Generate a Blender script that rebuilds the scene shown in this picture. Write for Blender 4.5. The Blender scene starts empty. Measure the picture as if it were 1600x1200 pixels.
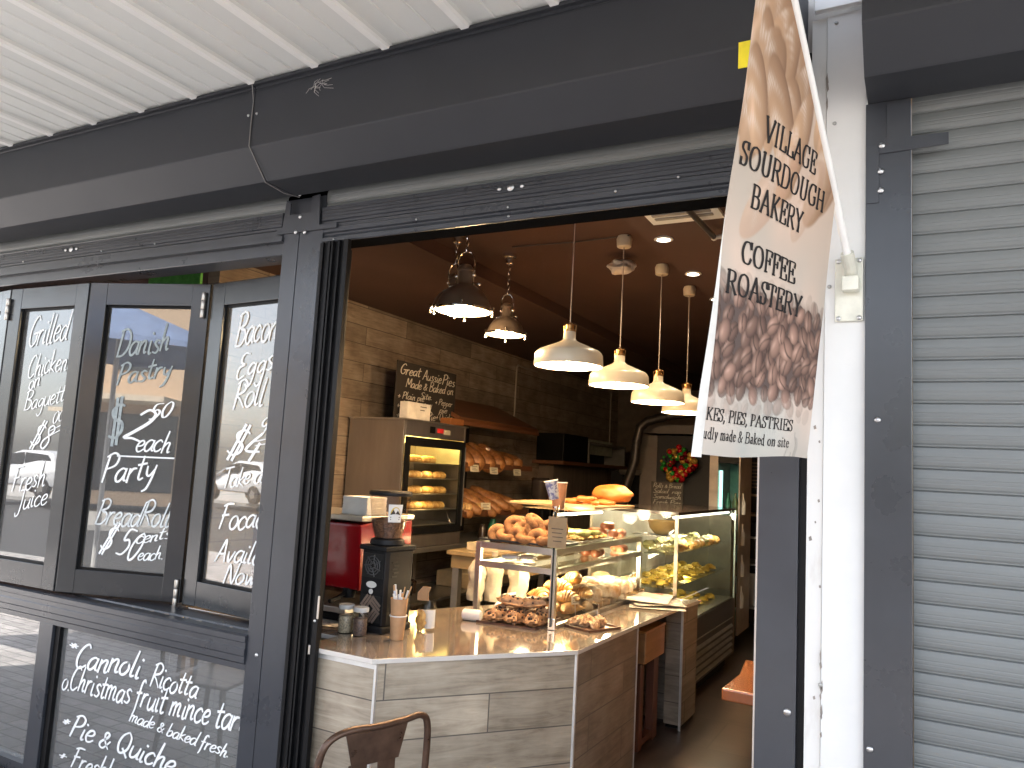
import bpy, bmesh, math, random
import numpy as np
from mathutils import Vector, Matrix, Euler, noise as mnoise
S = bpy.context.scene
COL = S.collection
LK = .34      # scale of every interior lamp against the daylight
R = math.radians
rnd = random.Random(7)

# ---------------------------------------------------------------- camera
W0, H0, FPX = 1600, 1200, 1204.0
CH, CD = 1.65, 2.77                       # eye height, distance to the shopfront plane y = 0
_v1 = np.array([-2255, 10, FPX]); _v3 = np.array([643.6, 170.6, FPX])
AX = -_v1 / np.linalg.norm(_v1)
AY = _v3 - np.dot(_v3, AX) * AX; AY = AY / np.linalg.norm(AY)
AZ = np.cross(AX, AY); AZ = -AZ if AZ[1] > 0 else AZ
CAM = np.array([0, -CD, CH])
cam = bpy.data.cameras.new('camera'); co = bpy.data.objects.new('camera', cam); COL.objects.link(co)
cam.sensor_width = 36; cam.lens = 36 * FPX / W0; cam.clip_start = .05; cam.clip_end = 400
rt, dn, fw = [Vector((AX[i], AY[i], AZ[i])) for i in range(3)]
M = Matrix((rt, -dn, -fw)).transposed().to_4x4(); M.translation = Vector(CAM); co.matrix_world = M
S.camera = co

def at(px, py, x=None, y=None, z=None):
    """photo pixel -> point of the real plane x= / y= / z= it lies on (metres)"""
    d = np.array([px - 800, py - 600, FPX]); d = np.array([d @ AX, d @ AY, d @ AZ])
    t = (x - CAM[0]) / d[0] if x is not None else (y - CAM[1]) / d[1] if y is not None else (z - CAM[2]) / d[2]
    return Vector(CAM + t * d)

def at_plane(px, py, A, B):
    """pixel -> (u, z) on the vertical plane through A and B (u metres from A towards B)"""
    A = np.array(A); B = np.array(B); u = (B - A) / np.linalg.norm(B - A); n = np.array([-u[1], u[0]])
    d = np.array([px - 800, py - 600, FPX]); d = np.array([d @ AX, d @ AY, d @ AZ])
    t = ((A - CAM[:2]) @ n) / (d[:2] @ n); p = CAM + t * d
    return float((p[:2] - A) @ u), float(p[2])

# ---------------------------------------------------------------- world, sun, exposure
SUN_EL, SUN_AZ = R(58), math.atan2(-.55, .83)      # sun stands behind the shop, to the left
w = bpy.data.worlds.new('World'); S.world = w; w.use_nodes = True
nt = w.node_tree; sky = nt.nodes.new('ShaderNodeTexSky'); sky.sky_type = 'NISHITA'; sky.sun_disc = False
sky.sun_elevation = SUN_EL; sky.sun_rotation = SUN_AZ; sky.dust_density = 2.0
bg = nt.nodes['Background']; bg.inputs['Strength'].default_value = .14
hsv = nt.nodes.new('ShaderNodeHueSaturation'); hsv.inputs['Saturation'].default_value = .45
nt.links.new(sky.outputs[0], hsv.inputs['Color']); nt.links.new(hsv.outputs[0], bg.inputs['Color'])
sl = bpy.data.lights.new('sun', 'SUN'); sl.energy = 3.6; sl.angle = R(.6); sl.color = (1, .95, .87)
so = bpy.data.objects.new('sun', sl); COL.objects.link(so)
sd = Vector((math.sin(SUN_AZ) * math.cos(SUN_EL), math.cos(SUN_AZ) * math.cos(SUN_EL), math.sin(SUN_EL)))
so.rotation_euler = sd.to_track_quat('Z', 'Y').to_euler(); so.location = (0, -8, 12)
S.view_settings.view_transform = 'Standard'; S.view_settings.look = 'None'
S.view_settings.exposure = 2.9; S.view_settings.gamma = 1; S.view_settings.use_curve_mapping = False
S.render.engine = 'CYCLES'
cy = S.cycles; cy.use_denoising = True; cy.max_bounces = 8; cy.transparent_max_bounces = 24
cy.diffuse_bounces = 4; cy.glossy_bounces = 5; cy.transmission_bounces = 6
cy.caustics_reflective = False; cy.caustics_refractive = False; cy.sample_clamp_indirect = 6
try: cy.denoiser = 'OPENIMAGEDENOISE'; cy.denoising_input_passes = 'RGB_ALBEDO_NORMAL'
except Exception: pass

# ---------------------------------------------------------------- materials
MATS = {}
def _new(name):
    m = bpy.data.materials.new(name); m.use_nodes = True
    return m, m.node_tree, m.node_tree.nodes['Principled BSDF']
def _n(t, kind, **kw):
    n = t.nodes.new(kind)
    for k, v in kw.items():
        if k.startswith('i_'): n.inputs[k[2:].replace('_', ' ')].default_value = v
        else: setattr(n, k, v)
    return n
def _ramp(t, src, stops):
    r = t.nodes.new('ShaderNodeValToRGB'); e = r.color_ramp.elements
    while len(e) < len(stops): e.new(.5)
    for i, (p, c) in enumerate(stops): e[i].position = p; e[i].color = (*c, 1) if len(c) == 3 else c
    t.links.new(src, r.inputs[0]); return r.outputs[0]
def mat(name, col, rough=.5, metal=0., var=.15, scale=8., bump=0., bscale=60., stretch=(1, 1, 1), col2=None, lo=.35, hi=.65,
        spec=.5, coat=0., emit=None, es=1., rvar=.0, sss=0., alpha=1.):
    if name in MATS: return MATS[name]
    m, t, b = _new(name)
    tc = _n(t, 'ShaderNodeTexCoord'); mp = _n(t, 'ShaderNodeMapping'); mp.inputs['Scale'].default_value = stretch
    t.links.new(tc.outputs['Object'], mp.inputs[0])
    nz = _n(t, 'ShaderNodeTexNoise', i_Scale=scale, i_Detail=6.0, i_Roughness=.6); t.links.new(mp.outputs[0], nz.inputs['Vector'])
    c2 = col2 or tuple(min(1, c * (1 + var)) for c in col); c1 = col if col2 else tuple(c * (1 - var) for c in col)
    t.links.new(_ramp(t, nz.outputs['Fac'], [(lo, c1), (hi, c2)]), b.inputs['Base Color'])
    b.inputs['Roughness'].default_value = rough; b.inputs['Metallic'].default_value = metal
    b.inputs['Specular IOR Level'].default_value = spec; b.inputs['Coat Weight'].default_value = coat
    b.inputs['Coat Roughness'].default_value = .08
    if sss: b.inputs['Subsurface Weight'].default_value = sss; b.inputs['Subsurface Radius'].default_value = (.02, .01, .005)
    if rvar:
        mr = _n(t, 'ShaderNodeMapRange'); mr.inputs['From Min'].default_value = .3; mr.inputs['From Max'].default_value = .7
        mr.inputs['To Min'].default_value = max(.02, rough - rvar); mr.inputs['To Max'].default_value = min(1, rough + rvar)
        t.links.new(nz.outputs['Fac'], mr.inputs['Value']); t.links.new(mr.outputs[0], b.inputs['Roughness'])
    if bump:
        n2 = _n(t, 'ShaderNodeTexNoise', i_Scale=bscale, i_Detail=4.0); t.links.new(mp.outputs[0], n2.inputs['Vector'])
        bp = _n(t, 'ShaderNodeBump', i_Strength=bump, i_Distance=.01); t.links.new(n2.outputs['Fac'], bp.inputs['Height'])
        t.links.new(bp.outputs[0], b.inputs['Normal'])
    if emit: b.inputs['Emission Color'].default_value = (*emit, 1); b.inputs['Emission Strength'].default_value = es
    MATS[name] = m; return m
def glass(name, tint=(.9, .95, .92), ior=1.5, rough=.0, haze=0.):
    if name in MATS: return MATS[name]
    m, t, b = _new(name); t.nodes.remove(b); o = t.nodes['Material Output']
    tr = _n(t, 'ShaderNodeBsdfTransparent'); tr.inputs[0].default_value = (*tint, 1)
    gl = _n(t, 'ShaderNodeBsdfGlossy'); gl.inputs['Roughness'].default_value = rough
    fr = _n(t, 'ShaderNodeFresnel', i_IOR=ior); mx = _n(t, 'ShaderNodeMixShader')
    ge = _n(t, 'ShaderNodeNewGeometry'); sb = _n(t, 'ShaderNodeMath', operation='SUBTRACT'); sb.inputs[0].default_value = 1; t.links.new(ge.outputs['Backfacing'], sb.inputs[1])
    ml = _n(t, 'ShaderNodeMath', operation='MULTIPLY'); t.links.new(fr.outputs[0], ml.inputs[0]); t.links.new(sb.outputs[0], ml.inputs[1]); t.links.new(ml.outputs[0], mx.inputs[0]); t.links.new(tr.outputs[0], mx.inputs[1]); t.links.new(gl.outputs[0], mx.inputs[2])
    if haze:  # milky diffuse layer painting in the bright street reflected by the pane
        df = _n(t, 'ShaderNodeBsdfDiffuse'); df.inputs[0].default_value = (.7, .7, .68, 1); m2 = _n(t, 'ShaderNodeMixShader'); m2.inputs[0].default_value = haze
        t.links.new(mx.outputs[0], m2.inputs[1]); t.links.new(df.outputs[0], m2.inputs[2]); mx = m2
    t.links.new(mx.outputs[0], o.inputs[0]); MATS[name] = m; return m
def emis(name, col, s):
    if name in MATS: return MATS[name]
    m, t, b = _new(name); b.inputs['Base Color'].default_value = (*col, 1)
    b.inputs['Emission Color'].default_value = (*col, 1); b.inputs['Emission Strength'].default_value = s * LK
    MATS[name] = m; return m
def plank(name, u, v, c1, c2, c3, length=.9, row=.172, rough=.5, grout=(.12, .1, .08), off=(0, 0), gs=.003, bumps=.15):
    """wood-look tiles laid in a running bond: u, v are world directions (vectors) across the face"""
    m, t, b = _new(name); g = _n(t, 'ShaderNodeNewGeometry')
    def dot(vec):
        d = _n(t, 'ShaderNodeVectorMath', operation='DOT_PRODUCT'); d.inputs[1].default_value = vec
        t.links.new(g.outputs['Position'], d.inputs[0]); return d.outputs['Value']
    cx = _n(t, 'ShaderNodeCombineXYZ'); au = _n(t, 'ShaderNodeMath', operation='ADD'); av = _n(t, 'ShaderNodeMath', operation='ADD')
    t.links.new(dot(u), au.inputs[0]); au.inputs[1].default_value = off[0] + 20; t.links.new(dot(v), av.inputs[0]); av.inputs[1].default_value = off[1] + 20 * row
    t.links.new(au.outputs[0], cx.inputs[0]); t.links.new(av.outputs[0], cx.inputs[1])
    br = _n(t, 'ShaderNodeTexBrick', offset=.5, offset_frequency=2); br.inputs['Scale'].default_value = 1
    br.inputs['Brick Width'].default_value = length; br.inputs['Row Height'].default_value = row
    br.inputs['Mortar Size'].default_value = gs; br.inputs['Mortar Smooth'].default_value = .1; br.inputs['Bias'].default_value = 0
    br.inputs['Color1'].default_value = (0, 0, 0, 1); br.inputs['Color2'].default_value = (1, 1, 1, 1); br.inputs['Mortar'].default_value = (.5, .5, .5, 1)
    t.links.new(cx.outputs[0], br.inputs['Vector'])
    mp = _n(t, 'ShaderNodeMapping'); mp.inputs['Scale'].default_value = (1.6, 14, 1); t.links.new(cx.outputs[0], mp.inputs[0])
    ad = _n(t, 'ShaderNodeVectorMath', operation='MULTIPLY_ADD'); ad.inputs[1].default_value = (7, 3, 5)
    t.links.new(br.outputs['Color'], ad.inputs[0]); t.links.new(mp.outputs[0], ad.inputs[2])
    n1 = _n(t, 'ShaderNodeTexNoise', i_Scale=2.2, i_Detail=10.0, i_Roughness=.68); n1.inputs['Distortion'].default_value = .9
    t.links.new(ad.outputs[0], n1.inputs['Vector'])
    n2 = _n(t, 'ShaderNodeTexNoise', i_Scale=5.0, i_Detail=5.0); t.links.new(cx.outputs[0], n2.inputs['Vector'])
    mxn = _n(t, 'ShaderNodeMath', operation='MULTIPLY_ADD'); mxn.inputs[1].default_value = .45
    t.links.new(n2.outputs['Fac'], mxn.inputs[0])
    hf = _n(t, 'ShaderNodeMath', operation='MULTIPLY'); hf.inputs[1].default_value = .55; t.links.new(n1.outputs['Fac'], hf.inputs[0])
    t.links.new(hf.outputs[0], mxn.inputs[2])
    wood = _ramp(t, mxn.outputs[0], [(.32, c1), (.48, c2), (.64, c3)])
    hs = _n(t, 'ShaderNodeHueSaturation'); t.links.new(wood, hs.inputs['Color'])
    mr = _n(t, 'ShaderNodeMapRange'); mr.inputs['To Min'].default_value = .8; mr.inputs['To Max'].default_value = 1.2
    t.links.new(br.outputs['Color'], mr.inputs['Value']); t.links.new(mr.outputs[0], hs.inputs['Value'])
    mx = _n(t, 'ShaderNodeMix', data_type='RGBA'); mx.inputs[7].default_value = (*grout, 1)
    t.links.new(br.outputs['Fac'], mx.inputs[0]); t.links.new(hs.outputs[0], mx.inputs[6]); t.links.new(mx.outputs[2], b.inputs['Base Color'])
    b.inputs['Roughness'].default_value = rough
    bp = _n(t, 'ShaderNodeBump', i_Strength=bumps, i_Distance=.004); t.links.new(n1.outputs['Fac'], bp.inputs['Height']); t.links.new(bp.outputs[0], b.inputs['Normal'])
    MATS[name] = m; return m
def vcol(name, rough=.6, bump=0):
    if name in MATS: return MATS[name]
    m, t, b = _new(name); a = _n(t, 'ShaderNodeVertexColor', layer_name='Col'); t.links.new(a.outputs[0], b.inputs['Base Color'])
    b.inputs['Roughness'].default_value = rough
    if bump:
        tc = _n(t, 'ShaderNodeTexCoord'); n2 = _n(t, 'ShaderNodeTexNoise', i_Scale=90.0, i_Detail=4.0); t.links.new(tc.outputs['Object'], n2.inputs['Vector'])
        bp = _n(t, 'ShaderNodeBump', i_Strength=bump, i_Distance=.006); t.links.new(n2.outputs['Fac'], bp.inputs['Height']); t.links.new(bp.outputs[0], b.inputs['Normal'])
    MATS[name] = m; return m

# ---------------------------------------------------------------- mesh builder
class MB:
    """collects shapes in world coordinates, links them as ONE mesh object"""
    def __init__(s): s.v = []; s.f = []; s.c = None
    def add(s, vs, fs):
        k = len(s.v); s.v += [tuple(p) for p in vs]; s.f += [tuple(i + k for i in f) for f in fs]; return s
    def box(s, x0, x1, y0, y1, z0, z1, M=None, bev=0.):
        if bev:
            bm = bmesh.new(); bmesh.ops.create_cube(bm, size=1)
            for v in bm.verts: v.co = Vector(((x0 + x1) / 2 + v.co.x * (x1 - x0), (y0 + y1) / 2 + v.co.y * (y1 - y0), (z0 + z1) / 2 + v.co.z * (z1 - z0)))
            bmesh.ops.bevel(bm, geom=bm.edges[:], offset=bev, segments=2, affect='EDGES', profile=.5)
            return s.bm(bm, M)
        vs = [Vector((x, y, z)) for z in (z0, z1) for y in (y0, y1) for x in (x0, x1)]
        if M: vs = [M @ v for v in vs]
        return s.add(vs, [(0, 2, 3, 1), (4, 5, 7, 6), (0, 1, 5, 4), (2, 6, 7, 3), (0, 4, 6, 2), (1, 3, 7, 5)])
    def bm(s, bm, M=None):
        bm.verts.index_update()
        s.add([(M @ v.co) if M else v.co for v in bm.verts], [[v.index for v in f.verts] for f in bm.faces]); bm.free(); return s
    def prism(s, poly, d0, d1, axis='z', M=None):
        """extrude a 2-D polygon along an axis (x: poly is (y,z), y: (x,z), z: (x,y))"""
        n = len(poly); mk = {'x': lambda p, d: (d, p[0], p[1]), 'y': lambda p, d: (p[0], d, p[1]), 'z': lambda p, d: (p[0], p[1], d)}[axis]
        vs = [Vector(mk(p, d0)) for p in poly] + [Vector(mk(p, d1)) for p in poly]
        if M: vs = [M @ v for v in vs]
        return s.add(vs, [tuple(range(n))[::-1], tuple(range(n, 2 * n))] + [(i, (i + 1) % n, n + (i + 1) % n, n + i) for i in range(n)])
    def sheet(s, prof, d0, d1, axis='x'):
        """open profile swept along an axis"""
        n = len(prof); mk = {'x': lambda p, d: (d, p[0], p[1]), 'y': lambda p, d: (p[0], d, p[1]), 'z': lambda p, d: (p[0], p[1], d)}[axis]
        return s.add([mk(p, d0) for p in prof] + [mk(p, d1) for p in prof], [(i, i + 1, n + i + 1, n + i) for i in range(n - 1)])
    def lathe(s, prof, c=(0, 0, 0), n=24, M=None, cap=True, flute=0):
        """prof: (radius, z) pairs turned about a vertical axis"""
        vs = []
        for r, z in prof:
            for k in range(n):
                a = 2 * math.pi * k / n; rr = r * (1 + flute * (k % 2)); p = Vector((rr * math.cos(a), rr * math.sin(a), z)); vs.append((M @ p if M else p) + Vector(c))
        fs = [(i * n + k, i * n + (k + 1) % n, (i + 1) * n + (k + 1) % n, (i + 1) * n + k) for i in range(len(prof) - 1) for k in range(n)]
        if cap: fs += [tuple(range(n))[::-1], tuple(range((len(prof) - 1) * n, len(prof) * n))]
        return s.add(vs, fs)
    def tube(s, pts, r, n=8, closed=False):
        pts = [Vector(p) for p in pts]; rs = r if isinstance(r, (list, tuple)) else [r] * len(pts); L = len(pts); vs = []; up = None
        for i, p in enumerate(pts):
            a = pts[(i - 1) % L] if (closed or i > 0) else p; b = pts[(i + 1) % L] if (closed or i < L - 1) else p
            d = (b - a).normalized() if (b - a).length > 1e-9 else Vector((0, 0, 1))
            if up is None: up = Vector((0, 0, 1)) if abs(d.z) < .9 else Vector((1, 0, 0))
            q = d.cross(up).normalized(); up = q.cross(d).normalized()
            vs += [p + (q * math.cos(2 * math.pi * k / n) + up * math.sin(2 * math.pi * k / n)) * rs[i] for k in range(n)]
        fs = [(i * n + k, i * n + (k + 1) % n, ((i + 1) % L) * n + (k + 1) % n, ((i + 1) % L) * n + k) for i in range(L if closed else L - 1) for k in range(n)]
        if not closed: fs += [tuple(range(n))[::-1], tuple(range((L - 1) * n, L * n))]
        return s.add(vs, fs)
    def ball(s, c, r, M=None, nu=14, nv=9, amp=0., freq=8., seed=0, squash=0.):
        """ellipsoid with an uneven skin; squash flattens its underside"""
        r = (r, r, r) if not isinstance(r, (tuple, list)) else r; c = Vector(c); vs = []
        for j in range(nv + 1):
            th = math.pi * j / nv
            for k in range(nu):
                a = 2 * math.pi * k / nu; d = Vector((math.sin(th) * math.cos(a), math.sin(th) * math.sin(a), math.cos(th)))
                q = 1 + (amp * mnoise.noise(d * freq * .3 + Vector((seed * 3.7, seed, 0))) if amp else 0)
                p = Vector((d.x * r[0] * q, d.y * r[1] * q, d.z * r[2] * q))
                if squash and p.z < 0: p.z *= (1 - squash)
                vs.append((M @ p if M else p) + c)
        return s.add(vs, [(j * nu + k, (j + 1) * nu + k, (j + 1) * nu + (k + 1) % nu, j * nu + (k + 1) % nu) for j in range(nv) for k in range(nu)])
    def build(s, name, m, parent=None, smooth=False, bevel=0., colors=None, sub=0, mods=None):
        me = bpy.data.meshes.new(name); org = Vector((0, 0, 0)); p = parent
        while p is not None: org += p.location; p = p.parent
        me.from_pydata([tuple(Vector(v) - org) for v in s.v], [], s.f)
        bm = bmesh.new(); bm.from_mesh(me); bmesh.ops.remove_doubles(bm, verts=bm.verts, dist=1e-6) if not colors else None
        bmesh.ops.recalc_face_normals(bm, faces=bm.faces); bm.to_mesh(me); bm.free()
        ml = m if isinstance(m, list) else [m]
        for x in ml: me.materials.append(x)
        if colors:
            a = me.color_attributes.new('Col', 'FLOAT_COLOR', 'POINT'); a.data.foreach_set('color', np.asarray(colors, dtype=np.float32).ravel())
        if smooth:
            me.polygons.foreach_set('use_smooth', [True] * len(me.polygons))
            me.set_sharp_from_angle(angle=R(40))
        o = bpy.data.objects.new(name, me); COL.objects.link(o); o.parent = parent
        if bevel:
            b = o.modifiers.new('bevel', 'BEVEL'); b.width = bevel; b.segments = 2; b.limit_method = 'ANGLE'; b.angle_limit = R(40)
        if sub:
            q = o.modifiers.new('subd', 'SUBSURF'); q.levels = sub; q.render_levels = sub
        return o
def edge_mat(o, m):
    o.data.materials.append(m)
    for p in o.data.polygons:
        if abs(p.normal.z) < .5: p.material_index = 1
def tag(o, label=None, cat=None, group=None, kind=None):
    for k, v in (('label', label), ('category', cat), ('group', group), ('kind', kind)):
        if v: o[k] = v
    return o
def thing(name, label, cat, loc=(0, 0, 0), group=None):
    o = bpy.data.objects.new(name, None); COL.objects.link(o); o.location = Vector(loc); o.empty_display_size = .1
    return tag(o, label, cat, group)
def dup(root, loc, rot=None, label=None, group=None, scale=None):
    c = root.copy(); COL.objects.link(c); c.location = Vector(loc)
    if rot is not None: c.rotation_euler = rot
    if scale is not None: c.scale = (scale,) * 3 if not isinstance(scale, (tuple, list)) else scale
    if label: c['label'] = label
    if group: c['group'] = group
    def kids(a, b):
        for ch in [q for q in COL.objects if q.parent == a]:
            d = ch.copy(); COL.objects.link(d); d.parent = b; kids(ch, d)
    kids(root, c); return c
def frame_M(A, B):
    """matrix: local x runs A->B (2-D points), local y into the shop, z up, origin at A"""
    A = Vector((*A, 0)); B = Vector((*B, 0)); u = (B - A).normalized(); n = Vector((-u.y, u.x, 0))
    m = Matrix((u, n, Vector((0, 0, 1)))).transposed().to_4x4(); m.translation = A; return m
def rotm(rx=0, ry=0, rz=0): return Euler((R(rx), R(ry), R(rz))).to_matrix().to_4x4()
def catmull(p, k=5, closed=False):
    if len(p) < 3: return [tuple(q) for q in p]
    P = [np.array(q, float) for q in p]; out = []; n = len(P)
    for i in range(n if closed else n - 1):
        a = P[i - 1] if (i > 0 or closed) else P[0]; b = P[i]; c = P[(i + 1) % n]; d = P[(i + 2) % n] if (closed or i + 2 < n) else P[-1]
        for j in range(k):
            t = j / k; out.append(tuple(.5 * (2 * b + (c - a) * t + (2 * a - 5 * b + 4 * c - d) * t * t + (3 * b - a - 3 * c + d) * t ** 3)))
    if not closed: out.append(tuple(P[-1]))
    return out
def light(name, loc, watt, col=(1, .6, .28), r=.04, spot=None):
    l = bpy.data.lights.new(name, 'SPOT' if spot else 'POINT'); l.energy = watt * LK; l.color = col; l.shadow_soft_size = r
    if spot: l.spot_size = R(spot); l.spot_blend = .6
    o = bpy.data.objects.new(name, l); COL.objects.link(o); o.location = loc; return o

# palette
PAINT = mat('charcoal paint', (.033, .036, .043), .3, var=.12, scale=3, rvar=.06)
SASHP = mat('glossy charcoal sash paint', (.017, .019, .022), .24, var=.1, scale=3, rvar=.05)
PAINT2 = mat('charcoal housing paint', (.031, .033, .038), .5, var=.08, scale=2, rvar=.05, spec=.3)
BLACK = mat('black anodised', (.006, .006, .0065), .5, var=.2, spec=.18)
RUB = mat('black rubber', (.02, .02, .02), .7)
SLAT = mat('grey shutter enamel', (.155, .165, .162), .45, var=.07, scale=3, stretch=(.4, 1, 3), bump=.03, bscale=30)
STEEL = mat('brushed steel', (.50, .47, .43), .34, .9, var=.06, scale=6)
CHROME = mat('chrome', (.8, .78, .75), .09, 1., var=.03)
SCREW = mat('zinc screw', (.55, .55, .55), .3, 1.)
WHITE = mat('white enamel', (.8, .79, .76), .4, var=.03)
CHALK = mat('white chalk paint', (.84, .85, .84), .75, var=.06, scale=60)
GLASS = glass('clear glass', (.97, .985, .978), 1.45)
WGLASS = glass('shopfront glass', (.62, .65, .65), 2.3, haze=.07)
DGLASS = glass('hazed shopfront glass', (.6, .62, .62), 2.5, haze=.12)  # paler still, for the brighter reflection painted into the low panes
# ================================================================ ground
pav = plank('paver bond', (1, 0, 0), (0, 1, 0), (.27, .25, .24), (.39, .365, .35), (.51, .48, .465), .23, .115, .8, (.07, .06, .06), gs=.006)
floor_m = plank('brown floor tile', (1, 0, 0), (0, 1, 0), (.04, .028, .022), (.055, .039, .03), (.07, .05, .04), .6, .6, .3, (.04, .03, .025), off=(.1, .13), gs=.006, bumps=.04)
MB().add([(-60, -90, -.36), (60, -90, -.36), (60, 60, -.36), (-60, 60, -.36)], [(0, 1, 2, 3)]).build('ground', mat('bare earth', (.14, .12, .1), .9))['kind'] = 'structure'
MB().box(-30, 30, -5.6, -.05, -.30, -.204).build('pavement', pav)['kind'] = 'structure'
MB().box(-7.4, -.12, .085, 10.5, -.016, 0).box(-2.58, -.50, -.036, .0849, -.2, -.001).build('floor', floor_m)['kind'] = 'structure'
asph = mat('asphalt', (.05, .05, .052), .85, scale=40, bump=.3, bscale=300)
MB().box(-45, 45, -15, -5.75, -.355, -.34).build('road', asph)['kind'] = 'structure'
MB().box(-45, 45, -5.74, -5.61, -.335, -.204).build('kerb', mat('concrete', (.38, .37, .35), .8, scale=20))['kind'] = 'structure'
MB().box(-45, 45, -19.5, -15.02, -.33, -.2).build('footpath', mat('concrete', (.38, .37, .35), .8))['kind'] = 'structure'

# ================================================================ canopy over the pavement
t = thing('canopy', 'white ribbed metal canopy roof over the pavement above the shopfront', 'canopy', (-2.5, -2, 3.4))
pr = []; pitch = .391
x0c = -2.773 - 17 * pitch
for k in range(33):
    x = x0c + k * pitch
    pr += [(x - .026, 3.404), (x - .018, 3.391), (x + .018, 3.391), (x + .026, 3.404)]
    for q in (.125, .245):
        pr += [(x + q - .006, 3.404), (x + q - .003, 3.398), (x + q + .003, 3.398), (x + q + .006, 3.404)]
mb = MB(); mb.sheet(pr, -2.0, -.325, 'y')
SOFF = mat('white soffit paint', (.70, .71, .68), .5, var=.035, scale=1.2, stretch=(1, .2, 1))
mb.build('soffit', SOFF, t)
RIBM = mat('white cover strip', (.84, .84, .81), .35, var=.02)
for k in range(8, 33):
    x = x0c + k * pitch; MB().prism([(x - .022, 3.3905), (x - .017, 3.378), (x + .017, 3.378), (x + .022, 3.3905)], -2.0, -.356, 'y').build('cover_strip', RIBM, t)
MB().box(x0c, x0c + 32 * pitch, -2.0, -.33, 3.44, 3.5).build('roof_sheet', SLAT, t)
MB().box(x0c, x0c + 32 * pitch, -2.08, -2.005, 3.28, 3.52).build('fascia', WHITE, t)

# upper wall of the shop above the shutters
t = tag(MB().box(-9, 4, .04, .25, 3.1, 4.6).build('upper_wall', mat('painted render', (.45, .42, .38), .8)), 'dark rendered wall above the roller shutters under the canopy', 'wall')

MATT = mat('matt black', (.008, .008, .008), 1., spec=0)
# ================================================================ roller shutters
def hex_screw(p, r=.008, nrm='y'):
    m = MB(); Mx = rotm(90, 0, 0); m.lathe([(r * 1.15, 0), (r * 1.1, .002), (r * .7, .005), (0.0005, .006)], p, 12, Mx); return m
def housing(parent, x0, x1, endcap=True):
    yF = -.33
    prof = [(0.03, 3.41), (yF - .004, 3.41), (yF - .004, 3.372), (yF + .004, 3.368), (yF + .004, 3.362), (yF, 3.358), (yF, 3.084), (yF + .003, 3.077),
            (-.216, 2.962), (-.21, 2.957), (-.02, 2.953), (-.02, 2.985), (.03, 2.985)]
    MB().prism(prof, x0, x1, 'x').build('housing', PAINT2, parent)
    MB().box(x0, x1, -.355, -.3345, 3.374, 3.389).build('angle_trim', PAINT2, parent)
def slats(parent, x0, x1, z0, z1, y=.03, pitch=.07, name='curtain'):
    pr = []; z = z1
    while z > z0 - 1e-6:
        for dz, dy in ((0, .003), (.003, .007), (.006, .0005), (.012, -.001), (.022, -.003), (.032, -.0038), (.035, -.003), (.038, -.0038), (.044, -.0036), (.047, -.0028), (.05, -.0033), (.06, -.001), (.066, .003)):
            pr.append((y + dy, z - dz))
        z -= pitch
    MB().sheet(pr, x0, x1, 'x').build(name, SLAT, parent)
def lock(parent, cx, z, y):
    for dx, r in ((-.055, .009), (0, .015), (.055, .009)):
        hex_screw((cx + dx, y, z), r).build('lock_bolt', SCREW, parent, smooth=True)
def bottom_bar(parent, x0, x1, z0=2.795, z1=2.882, y=.0):
    pr = [(y + .03, z0), (y + .004, z0), (y + .004, z0 + .012), (y - .002, z0 + .016)]
    for k in range(4):
        zz = z0 + .018 + k * .016; pr += [(y - .002, zz), (y - .002, zz + .013), (y + .001, zz + .0135), (y + .001, zz + .0155)]
    pr += [(y - .002, z1 - .002), (y + .006, z1), (y + .03, z1)]
    MB().prism(pr, x0, x1, 'x').build('bottom_bar', PAINT, parent)

t = thing('roller_shutter', 'rolled up roller shutter in a long charcoal box above the folding windows', 'roller shutter', (-4.8, 0, 2.8), 'roller shutters on the shopfront')
housing(t, -8.6, -2.7725); slats(t, -8.6, -2.86, 2.88, 3.05); bottom_bar(t, -8.6, -2.86)
lk = at(115, 343, y=-.005); lock(t, at(113, 386, y=0).x, 2.845, -.006); 
for px in (40, 160, 242): hex_screw((at(px, 390, y=0).x, -.004, 2.808), .005).build('screw', SCREW, t)
t = thing('roller_shutter', 'rolled up roller shutter above the open bakery doorway with lock bolts on its bar', 'roller shutter', (-1.5, 0, 2.8), 'roller shutters on the shopfront')
housing(t, -2.7675, -.365); slats(t, -2.6, -.5, 2.88, 3.05); bottom_bar(t, -2.6, -.5)
lock(t, at(799, 293, y=0).x, 2.845, -.006)
hex_screw((-2.80, -.331, 3.24), .006).build('screw', SCREW, t); hex_screw((-2.745, -.331, 3.24), .006).build('screw', SCREW, t)
tg = at(1171, 85, y=-.335)
MB().box(tg.x - .035, tg.x + .045, -.338, -.3345, 3.0, 3.09).build('sticker', mat('yellow sticker', (.85, .72, .03), .5), t)
wr = MB(); wr.tube([(-2.768, -.358, 3.392), (-2.769, -.337, 3.30), (-2.773, -.336, 3.18), (-2.769, -.338, 3.083), (-2.768, -.27, 3.005), (-2.770, -.218, 2.95), (-2.765, -.10, 2.938), (-2.74, -.02, 2.942)], .0022, 6)
tag(wr.build('cable', mat('pale cable', (.22, .21, .2), .6)), 'thin pale cable running down the joint of the shutter boxes to the post', 'cable')
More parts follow.
